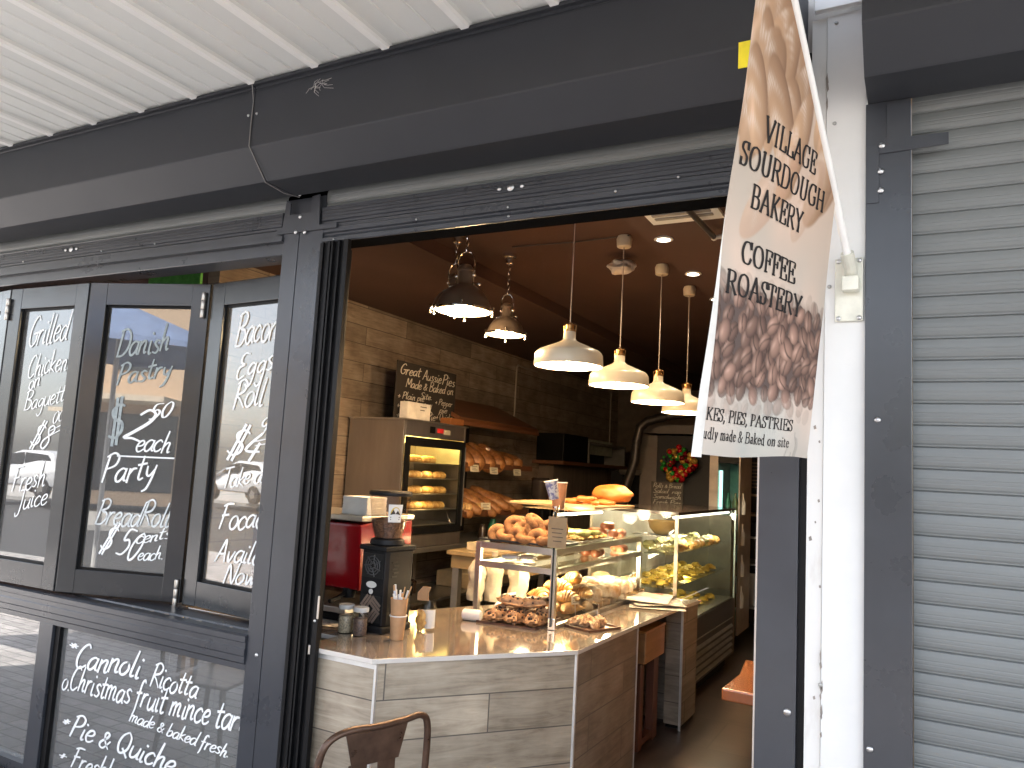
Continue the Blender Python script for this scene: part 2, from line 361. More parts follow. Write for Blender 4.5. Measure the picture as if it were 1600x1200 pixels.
# cobweb on the front of the housing
web = MB(); wc = at(500, 128, y=-.335)
for k in range(16):
    a = rnd.uniform(-2.9, .1); l = rnd.uniform(.03, .11); p0 = wc + Vector((rnd.uniform(-.03, .03), -.001, rnd.uniform(-.02, .02)))
    web.tube([p0, p0 + Vector((math.cos(a) * l * .5, -.004, math.sin(a) * l * .35)), p0 + Vector((math.cos(a + .3) * l, 0, math.sin(a + .3) * l * .6))], .0008, 4)
tag(web.build('cobweb', mat('cobweb', (.5, .48, .45), .9)), 'small dusty grey cobweb on the charcoal shutter box', 'cobweb')
t = thing('roller_shutter', 'closed grey roller shutter of the shop next door right of the white column', 'roller shutter', (.8, 0, 0), 'roller shutters on the shopfront')
housing(t, -.163, 3.2); slats(t, -.03, 3.2, -.2, 3.06)
MB().box(-.169, -.033, -.03, .05, -.2, 2.951).build('guide_rail', PAINT, t, bevel=.002)
MB().prism([(-.105, 2.94), (-.033, 2.94), (-.033, 2.815), (.075, 2.812), (.075, 2.772), (-.128, 2.768), (-.128, 2.80), (-.105, 2.82)], -.036, -.0305, 'y').build('bracket', PAINT, t, bevel=.001)
MB().box(-.168, -.128, -.034, -.0305, 2.60, 2.80).build('bracket', PAINT, t, bevel=.001)
for px, py in ((1375, 145), (1378, 228), (1376, 268), (1376, 298), (1371, 656), (1359, 1171)):
    p = at(px, py, y=-.031); hex_screw((p.x, -.0345 if py < 320 else -.0305, p.z), .009).build('screw', SCREW, t, smooth=True)

# ================================================================ white column
COLM = mat('white wall paint', (.66, .66, .64), .6, var=.03, scale=4, bump=.06, bscale=25)
t = thing('column', 'white painted wall column between the bakery doorway and the closed shutter', 'column', (-.26, 0, 0))
MB().box(-.295, -.170, -.012, .3, -.2, 3.31).build('shaft', COLM, t)
MB().box(-.346, -.297, -.004, .3, -.2, 3.31).build('cover_strip', mat('weathered white strip', (.55, .52, .48), .65, col2=(.66, .65, .62), lo=.3, hi=.45, scale=5, stretch=(2, 1, .6)), t)
MB().box(-.335, -.166, -.04, -.0125, 3.325, 3.42).build('trim', WHITE, t, bevel=.002)
pe = MB()
for k in range(14):
    z = rnd.choice([rnd.uniform(2.72, 3.25), rnd.uniform(.75, 1.2)]); xx = -.296 + rnd.uniform(-.003, .003); l = rnd.uniform(.012, .06)
    pe.add([(xx, -.0128, z), (xx + rnd.uniform(.002, .007), -.0128, z + l * .3), (xx + .002, -.0128, z + l), (xx - .003, -.0128, z + l * .6)], [(0, 1, 2, 3)])
for k in range(7):
    z = rnd.uniform(.7, 1.9); xx = rnd.uniform(-.34, -.3); l = rnd.uniform(.006, .02)
    pe.add([(xx, -.0048, z), (xx + l * .5, -.0048, z + l * .2), (xx + l * .3, -.0048, z + l), (xx - .002, -.0048, z + l * .7)], [(0, 1, 2, 3)])
pe.build('peeling_paint', mat('bare board', (.25, .22, .19), .9), t)
for px, py in ((1307, 36), (1304, 193), (1296, 448), (1282, 1070)):
    p = at(px, py, y=-.012); hex_screw((p.x, -.0125, p.z), .006).build('screw', mat('dull screw', (.4, .4, .38), .5, .6), t)

# ================================================================ door posts, head track
t = thing('door_post', 'charcoal metal post left of the bakery doorway carrying the shutter bracket', 'post', (-2.7, 0, 0), 'charcoal posts of the bakery doorway')
MB().box(-2.836, -2.735, -.006, .12, -.2, 2.775).box(-2.733, -2.582, -.004, .12, -.2, 2.775).build('post', PAINT, t, bevel=.002)
MB().box(-2.858, -2.602, .02, .11, 2.776, 2.95).build('back_plate', PAINT, t)
MB().prism([(-2.83, 2.94), (-2.80, 2.92), (-2.80, 2.86), (-2.66, 2.86), (-2.66, 2.94), (-2.612, 2.945), (-2.6, 2.79), (-2.49, 2.79), (-2.49, 2.765), (-2.88, 2.765), (-2.88, 2.79), (-2.845, 2.79)], -.014, -.0065, 'y').build('bracket', PAINT, t, bevel=.001)
for px, py in ((470, 339), (463, 363), (477, 363), (400, 1024), (455, 304), (470, 304)):
    p = at(px, py, y=-.01); hex_screw((p.x, -.0145 if py < 400 else -.0065, p.z), .009).build('screw', SCREW, t, smooth=True)
t = thing('door_post', 'charcoal metal post between the bakery doorway and the white column', 'post', (-.43, 0, 0), 'charcoal posts of the bakery doorway')
MB().box(-.502, -.372, -.004, .12, -.2, 2.96).build('post', PAINT, t, bevel=.002)
MB().box(-.510, -.5025, .01, .11, 0, 2.69).build('edge_strip', STEEL, t)
MB().box(-.3715, -.35, .012, .14, 0, 3.2).build('shadow_gap', BLACK, t)
p = at(1230, 1113, y=-.004); hex_screw((p.x, -.0045, p.z), .011).build('screw', SCREW, t, smooth=True)
t = thing('door_frame', 'grooved charcoal head track across the top of the bakery doorway', 'door frame', (-1.5, 0, 2.7))
pr = [(.006, 2.699), (.0, 2.699), (-.004, 2.704), (-.004, 2.722), (.004, 2.726), (.008, 2.738), (.008, 2.745), (-.003, 2.75), (-.003, 2.772), (.004, 2.776), (.004, 2.792), (.035, 2.792), (.035, 2.72), (.006, 2.72)]
MB().box(-2.581, -.503, .0365, .12, 2.699, 2.79).box(-2.581, -.503, .007, .0345, 2.699, 2.7195).build('rebate', MATT, t)
MB().prism(pr, -2.581, -.503, 'x').build('track', PAINT, t)
for px, py in ((522, 374), (651, 343), (795, 338), (794, 324), (962, 299), (1060, 277)):
    p = at(px, py, y=-.003); hex_screw((p.x, -.0045, p.z), .005).build('screw', SCREW, t)
# folded door leaves stacked in the black jamb
t = thing('folding_door', 'black folding door leaves stacked open against the left jamb of the doorway', 'door', (-2.5, .1, 0))
xs = [(-2.581, -.014), (-2.560, -.014), (-2.560, -.024), (-2.553, -.024), (-2.553, -.012), (-2.520, -.012), (-2.520, -.028), (-2.507, -.028), (-2.507, -.018), (-2.498, -.018), (-2.498, -.028), (-2.489, -.028), (-2.489, -.010), (-2.455, -.010), (-2.455, -.03), (-2.447, -.03), (-2.447, -.014), (-2.42, -.014), (-2.42, -.03), (-2.394, -.03), (-2.394, -.006), (-2.581, -.006)]
MB().prism(xs, -.19, 2.694, 'z').build('leaf', BLACK, t)
for k in range(3): MB().box(-2.579, -2.46 - .02 * k, .0 + .045 * k, .035 + .045 * k, .012, 2.69).build('leaf', BLACK, t)
p = at(498, 949, y=-.03); MB().box(p.x - .004, p.x + .006, -.036, -.0305, p.z - .05, p.z + .05, bev=.002).build('handle', STEEL, t)
p = at(492, 970, y=-.03); hex_screw((p.x, -.0305, p.z), .006).build('screw', SCREW, t); p = at(484, 1015, y=-.03); MB().box(p.x - .006, p.x + .004, -.034, -.0305, p.z - .02, p.z + .02, bev=.001).build('latch', STEEL, t)

# ================================================================ folding window sashes
def sash(A, B, label, hinges=(), glassname=WGLASS, width=None, hz=((2.42, 2.56), (.84, .98))):
    Mx = frame_M(A, B); L = (Vector(B) - Vector(A)).length
    o = thing('window_sash', label, 'window', (A[0], A[1], 0), 'folding window sashes with chalk lettering')
    st = .115; z0, z1, g0, g1 = .822, 2.622, .955, 2.49
    m = MB(); m.box(.004, st, 0, .045, z0, z1, Mx); m.box(L - st, L - .004, 0, .045, z0, z1, Mx)
    m.box(st, L - st, .001, .044, z0, g0, Mx); m.box(st, L - st, .001, .044, g1, z1, Mx); m.build('frame', SASHP, o, bevel=.0025)
    b = MB(); q = .012
    b.box(st, st + q, .02, .043, g0, g1, Mx); b.box(L - st - q, L - st, .02, .043, g0, g1, Mx); b.box(st + q, L - st - q, .02, .043, g0, g0 + q, Mx); b.box(st + q, L - st - q, .02, .043, g1 - q, g1, Mx)
    b.build('glazing_bead', BLACK, o)
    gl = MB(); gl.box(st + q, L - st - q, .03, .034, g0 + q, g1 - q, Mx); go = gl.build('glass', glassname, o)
    MB().box(-.004, .006, .004, .04, z0, z1, Mx).build('seal', RUB, o)
    for u, (za, zb) in hinges:
        h = MB(); pp = Mx @ Vector((u, -.012, 0))
        for k in range(3):
            a = za + (zb - za) * k / 3; h.lathe([(.0115, a + .001), (.0125, a + .003), (.0125, a + (zb - za) / 3 - .003), (.0115, a + (zb - za) / 3 - .001)], (pp.x, pp.y, 0), 14)
        h.build('hinge', STEEL, o, smooth=True)
    return o, Mx, go
A0, A1, A2, B2, C2 = (-5.89, .06), (-5.135, -.03), (-4.372, 0.0), (-3.62, .24), (-2.828, .172)
SA = {}
SA[0] = sash(A0, (A1[0] - .008, A1[1]), 'folding window sash at the far left edge, cut by the frame', ())
SA[1] = sash(A1, (A2[0] - .012, A2[1]), 'folding window sash chalked with grilled chicken on baguette', ((.0, (2.42, 2.56)),))
SA[2] = sash(A2, (B2[0] - .004, B2[1]), 'folding window sash chalked with Danish pastry and party bread roll', ((.755, (2.42, 2.57)), (.765, (.8, .95))))
SA[3] = sash((B2[0] + .012, B2[1]), C2, 'folding window sash chalked with bacon eggs roll beside the doorway post', ())

t = thing('window_frame', 'charcoal shopfront window frame with sill beam and low fixed panes', 'window frame', (-4, 0, 0))
pr = [(-.006, .642), (-.006, .668), (-.016, .676), (-.016, .704), (-.02, .71), (-.02, .74), (-.016, .745), (-.016, .768), (-.02, .772), (-.02, .798), (-.004, .806), (.05, .806), (.052, .798), (.085, .798), (.09, .806), (.30, .806), (.30, .642)]
MB().prism(pr, -7.4, -2.8365, 'x').build('sill', PAINT, t)
pr = [(.14, 2.66), (.0, 2.66), (-.004, 2.664), (-.004, 2.694), (.012, 2.70), (.012, 2.725), (-.018, 2.728), (-.018, 2.75), (.006, 2.756), (.006, 2.792), (.14, 2.792)]
MB().prism(pr, -7.4, -2.8365, 'x').build('head', PAINT, t)
MB().box(-4.47, -4.345, -.004, .08, -.2, .641).build('mullion', PAINT, t, bevel=.002)
MB().box(-4.344, -4.30, .012, .07, -.14, .641).build('glazing_bead', BLACK, t)
MB().box(-7.4, -4.471, .0, .08, -.2, -.14).box(-4.344, -2.8365, 0, .08, -.2, -.141).build('bottom_rail', PAINT, t)
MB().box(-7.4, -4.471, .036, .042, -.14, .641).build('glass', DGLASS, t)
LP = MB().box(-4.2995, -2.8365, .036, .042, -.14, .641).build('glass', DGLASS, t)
MB().box(-7.5, -7.4, -.01, .2, -.2, 2.9).build('end_post', PAINT, t)
deb = MB()
for k in range(26):
    p = at(rnd.uniform(235, 360), 0, y=.06) if 0 else Vector((rnd.uniform(-3.8, -2.95), rnd.uniform(.055, .085), .8)); q = rnd.uniform(.002, .008)
    deb.box(p.x - q, p.x + q * rnd.uniform(.5, 2), p.y - q * .5, p.y + q * .5, .7985, .7985 + q * .6)
tag(deb.build('dirt', mat('grey crumbs', (.35, .3, .25), .9)), 'scattered crumbs and grit lying in the window sill track', 'dirt', kind='stuff')
# ================================================================ lettering: strokes swept with a brush or a broad pen
HAND = {  # advance | stroke ; stroke  (x-height 5, ascender 10, baseline 0)
'a': '5.2|4.6,4.2 3,5 1.2,4 .5,2 1.2,.3 2.6,.2 4,2 4.6,4.6;4.7,4.8 4.3,2 4.6,.4 5.4,.3', 'b': '5|1,10 .8,5 .7,.6 2.2,0 4,1.2 4.3,3.4 3,4.6 .8,3', 'c': '4.4|4,4 2.8,5 1,3.8 .5,1.8 1.6,.1 3.2,.3 4.2,1.2',
'd': '5.4|4.4,4 2.8,4.9 1,3.8 .5,1.6 1.6,.1 3.2,.8 4.5,3.5;5.2,10 4.7,5 4.4,1.5 4.8,.3 5.5,.4', 'e': '4.4|.8,2.4 3,2.8 3.9,3.9 3,5 1.4,4.4 .5,2.2 1.4,.2 3,.2 4.3,1.2', 'f': '4|4,9 3.2,10 2,8.6 1.8,4 1.6,-2 1,-4;.2,4.6 3.4,5',
'g': '5|4.2,4.2 2.8,5 1,3.8 .7,2 2,1 3.6,2.2 4.4,4.6;4.5,4.8 4.2,0 3.6,-3 2,-4 .7,-2.8', 'h': '5|1.4,10 1,5 .7,0;.8,2.4 2.4,4.6 3.7,4.4 3.6,1.6 4,.2 5,.6', 'i': '2.4|1,4.8 .8,1.6 1.2,.2 2.2,.6;1.5,7.2 1.6,7.6',
'k': '4.8|1.3,10 1,5 .7,0;4,4.8 1,2.4 2.4,1.4 4.4,.1', 'l': '2.6|1.5,10 1,5 .8,1.4 1.3,.2 2.4,.6', 'm': '7.2|.8,4.8 .6,0;.7,3 2,4.8 3,4.4 3,0;3.1,3 4.4,4.8 5.6,4.4 5.4,1.4 5.9,.2 6.9,.6', 'n': '5|.8,4.8 .6,0;.7,2.8 2.4,4.8 3.7,4.4 3.5,1.6 3.9,.2 4.9,.6',
'o': '5|2.8,5 1.2,4.2 .5,2 1.5,.2 3.2,.3 4.4,2.2 4,4.2 2.8,5 3.6,4.5', 'p': '5|1,5 .8,0 .5,-4;.9,3.4 2.4,4.9 4,4.2 4.2,2.2 2.6,.3 .9,.9', 'q': '5|4.2,4.2 2.8,5 1,3.8 .7,1.6 2,.3 3.6,1.6 4.4,4.6;4.5,4.8 4.2,0 4.4,-4', 'r': '4|.9,4.8 .6,0;.7,2.6 2,4.6 3.6,4.8',
's': '4.2|3.8,4.4 2.4,5 1.2,4 2.2,2.8 3.6,1.6 2.6,.2 .6,.6', 't': '3.8|2,8.4 1.6,4 1.5,1 2.2,.1 3.4,.7;.2,5.4 3.8,5.8', 'u': '5|.7,4.8 .6,1.6 1.4,.2 3,.8 4.2,3.4;4.3,4.8 4,1.2 4.4,.2 5,.5', 'v': '4.4|.6,4.8 1.8,.2 4,5', 'w': '6.4|.6,4.8 1.4,.2 3.2,3.8 4,.2 6,5', 'x': '4.4|.6,4.8 4,.2;4,4.8 .5,.2',
'y': '4.8|.7,4.8 1,2 2.4,1.4 4.1,3.6;4.4,4.9 3.4,0 2.2,-3.2 .6,-4', 'z': '4.4|.6,4.6 4,4.8 .6,.2 4.2,.4',
'A': '6.4|.3,0 2,5 3.7,10 4.8,4 5.8,0;1.4,3.6 5.2,3.8', 'B': '6|1.2,10 1,5 .7,0;.2,9.2 3,10.2 5.2,9 4.6,6.6 2,5.4 4.8,4.6 5.5,2.4 3.6,.2 .4,.2', 'C': '6.2|5.4,8.6 4,10 1.8,8.4 .5,4.8 1.2,1.2 3.2,0 5.8,1.6', 'D': '6.6|1.4,9.8 1,5 .7,.2;.2,9.4 3.6,10 6,7.4 5.8,3.2 3.4,.4 .3,.2',
'E': '5.8|5.4,9.4 3,10 1.4,8.6 1.8,6.4 3.8,5.4 1.2,4.6 .5,2 1.8,0 5,1', 'F': '5.6|1.8,9.6 1.4,5 .8,0;.2,9 2.6,9.8 5.6,9.8;.6,5.2 4.2,5.6', 'G': '6.2|5.4,8.6 4,10 1.8,8.4 .5,4.8 1.2,1.2 3.2,0 5.2,1.6 5.4,4.2;3.4,4.2 6.4,4.4', 'J': '5|1.4,9.8 5.2,10;3.8,9.8 3.6,4 2.8,-1.4 1,-2.4 .4,-.6', 'L': '5|1.4,10 1,4 .7,.4 3,.2 5,.5',
'M': '7.6|.6,0 1.4,9.6 3.8,3 6.4,9.8 6.8,0', 'N': '6.8|.6,0 1.6,9.4 5,.6 6.6,10', 'P': '5.6|1.4,9.8 1,5 .7,0;.2,9 3,10.2 5.3,8.6 4.6,5.8 1.2,4.6', 'Q': '6.8|3.6,10 1.4,8 .6,4.4 1.8,.8 3.8,.4 5.8,3 5.6,7.6 3.6,10;3.4,2.4 6.8,-1', 'R': '6|1.4,9.8 1,5 .7,0;.2,9 3,10.2 5.2,8.6 4.4,6 1.2,4.8 3,3.4 5.8,.2', 'S': '5.4|5,9 3.2,10 1.2,8.4 2,6.2 4.4,4.2 4.6,1.6 2.6,.1 .4,1.2', 'T': '5.6|.2,9.4 5.8,9.9;3,9.6 2.6,4 2.2,0',
'0': '5.4|3,10 1.2,8 .6,4 1.8,.3 3.6,.6 4.8,4.6 4.4,8.6 3,10', '2': '5.6|.8,8 2.2,10 4.4,9.2 4.2,6.4 2,2.6 .5,.2 2.6,.6 5.4,.2', '4': '5.6|3.4,10 .5,3.6 5.4,3.8;4.2,6.6 3.6,0', '5': '5.4|5,9.8 1.6,9.6 1.1,5.6 3.4,6 4.8,3.8 3.4,.6 .6,.4', '8': '5.2|4,8.8 2.6,10 1.2,8.2 2.4,6 4.2,3.4 3.2,.3 1.2,.8 1,3.2 3.2,6 4.4,8.2 3.6,9.8', '9': '5|4.4,8.6 2.6,10 1,8 1.8,5.6 3.8,6.2 4.5,9 4,3.6 2.8,0',
'$': '5.6|5,8.4 3.2,9.2 1.2,7.8 2.2,5.6 4.4,4.2 4.6,2 2.6,.6 .4,1.6;2.4,11 1.8,-1.2;3.8,11 3.2,-1.2', '&': '5.6|5.2,3.6 3,.2 1,.6 .8,2.4 3,4.6 3.6,6.2 2.4,7 1.6,5.8 3,2.8 5.4,.2', '+': '4|2,5 2,1;.2,3 3.8,3', '*': '4|2,7 2,3;.4,6 3.6,4;.4,4 3.6,6', '.': '2|.8,.2 1.1,.6', '!': '2.6|1.4,10 1.1,3;1,.4 1.1,.8', ',': '2|1.2,.8 .6,-1.2', 'o.': '3|1.4,4 .8,3 1.4,2 2,3 1.4,4', "'": '2|1.2,10 .8,8', ' ': '3|', '-': '4|.5,3 3.5,3.1'}
SER = {  # roman capitals drawn with a broad pen; serifs are short thin strokes
'V': '9.4|.8,10 4.7,0;4.7,0 8.6,10;-.4,10 2,10;7.4,10 9.8,10', 'I': '4|2,10 2,0;.7,10 3.3,10;.7,0 3.3,0', 'L': '7.6|2,10 2,0;.7,10 3.3,10;.7,0 7,0 7.2,2.4', 'A': '9.4|4.7,10 .9,0;4.7,10 8.5,0;2.3,3.5 7,3.5;-.3,0 2.1,0;7.2,0 9.7,0', 'G': '9.4|8,8 7,9.6 5,10 2.4,9 1,5 2.4,1 5,0 8,1.2 8,4.4;6.6,4.4 9,4.4;8,10 8,7.4', 'E': '7.8|2,10 2,0;.7,10 7,10 7.1,7.8;2,5.2 5.4,5.2;5.4,6.4 5.4,4;.7,0 7.2,0 7.5,2.4', 'S': '6.6|5.8,7.6 5.2,9.6 3.4,10 1.3,9 1.2,7 3.2,5.6 5.4,4 5.6,1.6 4.2,.1 2.4,0 1,1 .8,2.6;5.8,10 5.8,7.4;.8,0 .8,2.6',
'O': '10|5,10 2.2,8.8 1,5 2.2,1.2 5,0 7.8,1.2 9,5 7.8,8.8 5,10', 'U': '9.4|2,10 2,3 3,.7 4.9,0 6.8,.7 7.6,3 7.6,10;.6,10 3.4,10;6.4,10 8.8,10', 'R': '8.8|2,10 2,0;.7,10 5,10 7,9.2 7.2,6.8 5.4,5.2 2,5.2;4.6,5.2 8.4,0;.7,0 3.3,0;7.6,0 9.4,0', 'D': '9.6|2,10 2,0;.7,10 5,10 7.6,8.8 8.7,5 7.6,1.2 5,0 .7,0', 'H': '10|2,10 2,0;8,10 8,0;2,5 8,5;.7,10 3.3,10;.7,0 3.3,0;6.7,10 9.3,10;6.7,0 9.3,0', 'B': '8.4|2,10 2,0;.7,10 5,10 6.9,8.8 6.6,6.2 4.8,5.3 2,5.3;4.8,5.3 7.3,4.2 7.4,1.4 5.4,0 .7,0',
'K': '9|2,10 2,0;7.6,10 2,4.2;3.6,5.6 8,0;.7,10 3.3,10;.7,0 3.3,0;6.4,10 8.6,10;7,0 9.2,0', 'Y': '9|.9,10 4.5,4.6 4.5,0;8.1,10 4.5,4.6;-.2,10 2.2,10;7,10 9.2,10;3.2,0 5.8,0', 'C': '9|8,7.6 7,9.4 5,10 2.4,9 1,5 2.4,1 5,0 7,.6 8.2,2.6;8,10 8,7.4', 'F': '7.2|2,10 2,0;.7,10 6.8,10 6.9,7.8;2,5.2 5.4,5.2;5.4,6.4 5.4,4;.7,0 3.5,0', 'T': '8.4|4.2,10 4.2,0;.6,7.6 .8,10 7.6,10 7.8,7.6;2.8,0 5.6,0', 'P': '7.8|2,10 2,0;.7,10 5,10 7,9 7,6.4 5,5 2,5;.7,0 3.4,0', ',': '3|1.4,.8 1,-.4 .4,-1.8', '&': '9|8.6,5 5,.4 2.8,0 1.2,1.4 1.8,3.6 5,6.4 5.4,8.6 4,10 2.6,8.6 3.6,5.4 8.4,0',
'a': '5.2|.9,5.4 2.4,6.2 3.8,5.4 3.8,.9 4.9,.2;3.8,3.6 1.4,2.8 .7,1.4 1.4,.2 2.6,.3 3.8,1.6', 'd': '6.2|4.6,10 4.6,0 5.6,.1;3.6,10 4.6,10;4.6,4.8 3.2,6.1 1.5,5.2 .7,3 1.5,.7 3,0 4.6,1.4', 'e': '5.2|.8,3.6 4.4,3.6 4.2,5.2 2.7,6.1 1.3,5.2 .7,3 1.4,.8 2.9,0 4.5,1.2', 'i': '3|1.5,6 1.5,0;.5,6 1.5,6;.4,0 2.6,0;1.5,8.4 1.6,8.9', 'k': '6|1.4,10 1.4,0;.5,10 1.4,10;5,6 1.4,2.8;2.6,3.8 5.2,0;.4,0 2.4,0;4,6 5.8,6;4.6,0 6.2,0', 'l': '3|1.5,10 1.5,0;.5,10 1.5,10;.4,0 2.6,0', 'm': '9|1.4,6 1.4,0;.4,6 1.4,6;1.4,4.6 3,6.1 4.4,5.4 4.4,0;4.4,4.6 6,6.1 7.4,5.4 7.4,0;.4,0 2.4,0;3.4,0 5.4,0;6.4,0 8.4,0', 'n': '6.2|1.4,6 1.4,0;.4,6 1.4,6;1.4,4.6 3.2,6.1 4.7,5.4 4.7,0;.4,0 2.4,0;3.7,0 5.7,0', 'o': '5.8|2.9,6.1 1.4,5.2 .7,3 1.4,.8 2.9,0 4.4,.8 5.1,3 4.4,5.2 2.9,6.1', 's': '4.4|3.6,4.8 3.2,5.9 2.2,6.1 1,5.4 1.2,4.2 3,2.8 3.7,1.4 2.8,.1 1.6,0 .7,.6 .6,1.6', 't': '3.8|1.7,8 1.7,1 2.4,.1 3.5,.7;.4,6 3.4,6', 'u': '6.2|1.4,6 1.4,1.2 2.4,.1 3.4,.4 4.6,1.6;4.6,6 4.6,0 5.6,.1;.4,6 1.4,6;3.6,6 4.6,6', 'y': '5.6|1,6 3,.4;4.9,6 3,.4 2,-2.4 .6,-2.6;.2,6 1.9,6;3.9,6 5.6,6', ' ': '3|', '.': '2|.8,.1 1,.5', 'B.': ''}
def parse(g):
    adv, st = g.split('|'); out = []
    for s in st.split(';'):
        if s: out.append([tuple(float(q) for q in p.split(',')) for p in s.split()])
    return float(adv), out
def text_strokes(txt, font, slant=.0, jit=0., seed=1, track=0.):
    """list of strokes in font units and the total advance"""
    r = random.Random(seed); x = 0; out = []
    for ch in txt:
        adv, st = parse(font.get(ch, font[' '])); dy = r.uniform(-jit, jit); sc = 1 + r.uniform(-jit, jit) * .12
        for s in st:
            q = [(x + (px * sc) + (py * slant), py * sc + dy) for px, py in s]
            out.append(q if (font is SER and len(q) == 2) else catmull(q, 6 if font is SER else 5) if len(q) > 2 else q)
        x += adv + track
    return out, x
_lay = [0]
def brush(mb, strokes, fn, wx, wy=None, taper=False):
    """sweep a pen (wx broad horizontally, wy thin) along strokes; fn maps (x, y, layer) to a point"""
    wy = wy or wx
    for s in strokes:
        if len(s) < 2: continue
        _lay[0] = (_lay[0] + 1) % 7; P = [np.array(p) for p in s]; n = len(P); L = []; Rr = []
        for i in range(n):
            d = P[min(i + 1, n - 1)] - P[max(i - 1, 0)]; d = d / (np.linalg.norm(d) + 1e-9); nn = np.array([-d[1], d[0]])
            h = .5 * math.hypot(wx * nn[0], wy * nn[1]); 
            if taper: h *= .72 + .42 * math.sin(math.pi * (i + .7) / (n + .4))
            e = d * h * .5 * (-1 if i == 0 else 1 if i == n - 1 else 0)
            L.append(fn(*(P[i] + nn * h + e), _lay[0])); Rr.append(fn(*(P[i] - nn * h + e), _lay[0]))
        k = len(mb.v); mb.v += [tuple(v) for v in L + Rr]; mb.f += [(k + i, k + i + 1, k + n + i + 1, k + n + i) for i in range(n - 1)]
def chalk_lines(lines, A, B, name, parent, yoff=.026, wt=.9, material=None, clip=None, font=HAND):
    """lines: (text, px0,py0, px1,py1, height in photo px): baselines of handwriting measured in the photo, written on the pane A-B"""
    Mx = frame_M(A, B)
    for i, (txt, x0, y0, x1, y1, hp) in enumerate(lines):
        mb = MB(); u0, z0 = at_plane(x0, y0, A, B); u1, z1 = at_plane(x1, y1, A, B); ut, zt = at_plane(x0, y0 - hp, A, B)
        st, adv = text_strokes(txt, font, .34, .5, i + 3); sc = (zt - z0) / 10.; L = math.hypot(u1 - u0, z1 - z0); sx = L / adv
        ca, sa = (u1 - u0) / L, (z1 - z0) / L
        def fn(x, y, lay, u0=u0, z0=z0, sx=sx, sc=sc, ca=ca, sa=sa):
            return Mx @ Vector((u0 + x * sx * ca - y * sc * sa, yoff - lay * .0002, z0 + x * sx * sa + y * sc * ca))
        if clip:
            st = [s for s in st if max(u0 + p[0] * sx for p in s) < clip]
        brush(mb, st, fn, wt * (1 if hp > 26 else 1.25), wt * .85, taper=True); mb.build(name, material or CHALK, parent)
def rule(mb, x0, y0, x1, y1, A, B, w=.007, yoff=.026):
    Mx = frame_M(A, B); u0, z0 = at_plane(x0, y0, A, B); u1, z1 = at_plane(x1, y1, A, B)
    mb.add([Mx @ Vector((u0, yoff, z0 - w / 2)), Mx @ Vector((u1, yoff, z1 - w / 2)), Mx @ Vector((u1, yoff, z1 + w / 2)), Mx @ Vector((u0, yoff, z0 + w * .4))], [(0, 1, 2, 3)])
a, b = A1, (A2[0] - .012, A2[1])
chalk_lines([('Grilled', 36, 540, 97, 532, 46), ('Chicken', 35, 590, 97, 577, 36), ('on', 37, 610, 55, 602, 24), ('Baguette', 30, 642, 102, 624, 28), ('$8', 38, 694, 66, 704, 42), ('00', 74, 662, 92, 655, 16),
             ('Fresh', 10, 768, 62, 760, 38), ('Juice', 16, 800, 66, 788, 32)], a, b, 'lettering', SA[1][0], wt=.68)
m = MB(); rule(m, 71, 673, 92, 662, a, b, .006); rule(m, 72, 680, 88, 671, a, b, .006); m.build('underline', CHALK, SA[1][0])
a, b = A2, (B2[0] - .004, B2[1])
PALE = mat('faded chalk paint', (.30, .34, .34), .8, var=.2, scale=40)
chalk_lines([('Danish', 176, 556, 258, 548, 42), ('Pastry', 176, 600, 262, 588, 34), ('$', 162, 692, 188, 684, 56)], a, b, 'lettering', SA[2][0], wt=.95, material=PALE)
chalk_lines([('2', 186, 682, 216, 690, 52), ('50', 226, 655, 262, 650, 24), ('each', 205, 706, 260, 706, 34), ('Party', 152, 755, 236, 748, 42), ('$ 50', 148, 858, 206, 876, 46), ('cents', 206, 850, 262, 842, 20), ('each.', 209, 876, 250, 875, 22)], a, b, 'lettering', SA[2][0], wt=.85)
chalk_lines([('BreadRoll', 142, 818, 258, 826, 40)], a, b, 'lettering', SA[2][0], wt=.85, material=mat('thin chalk paint', (.62, .65, .65), .8, var=.25, scale=40))
m = MB(); rule(m, 178, 712, 268, 716, a, b, .009); m.build('underline', CHALK, SA[2][0])
a, b = (B2[0] + .012, B2[1]), C2
chalk_lines([('Bacon', 360, 540, 426, 526, 50), ('Eggs', 361, 592, 420, 578, 40), ('Roll', 356, 640, 404, 632, 42), ('$4', 344, 712, 392, 722, 46), ('90', 394, 682, 426, 676, 28), ('Take away', 340, 762, 440, 750, 30),
             ('Focaccia', 334, 826, 440, 826, 40), ('Available', 328, 878, 436, 886, 36), ('Now', 340, 914, 392, 916, 34)], a, b, 'lettering', SA[3][0], wt=.9, clip=.655)
m = MB(); rule(m, 388, 690, 428, 682, a, b, .007); rule(m, 392, 696, 426, 690, a, b, .006); m.build('underline', CHALK, SA[3][0])
fr = bpy.data.objects['window_frame']
a, b = (-4.4, 0.0), (-2.8, 0.0)
chalk_lines([('*', 94, 1014, 106, 1020, 20), ('Cannoli', 106, 1043, 208, 1062, 42), ('Ricotta', 224, 1074, 298, 1094, 38), ('o.', 86, 1080, 99, 1082, 34), ('Christmas fruit mince tart', 98, 1078, 372, 1150, 42), ('made & baked fresh.', 192, 1128, 348, 1188, 22),
             ('*', 84, 1137, 95, 1140, 20), ('Pie & Quiche', 98, 1152, 260, 1212, 38), ('+', 80, 1186, 92, 1190, 18), ('Fresh!', 100, 1200, 160, 1222, 34)], a, b, 'lettering', fr, yoff=.033, wt=.95)

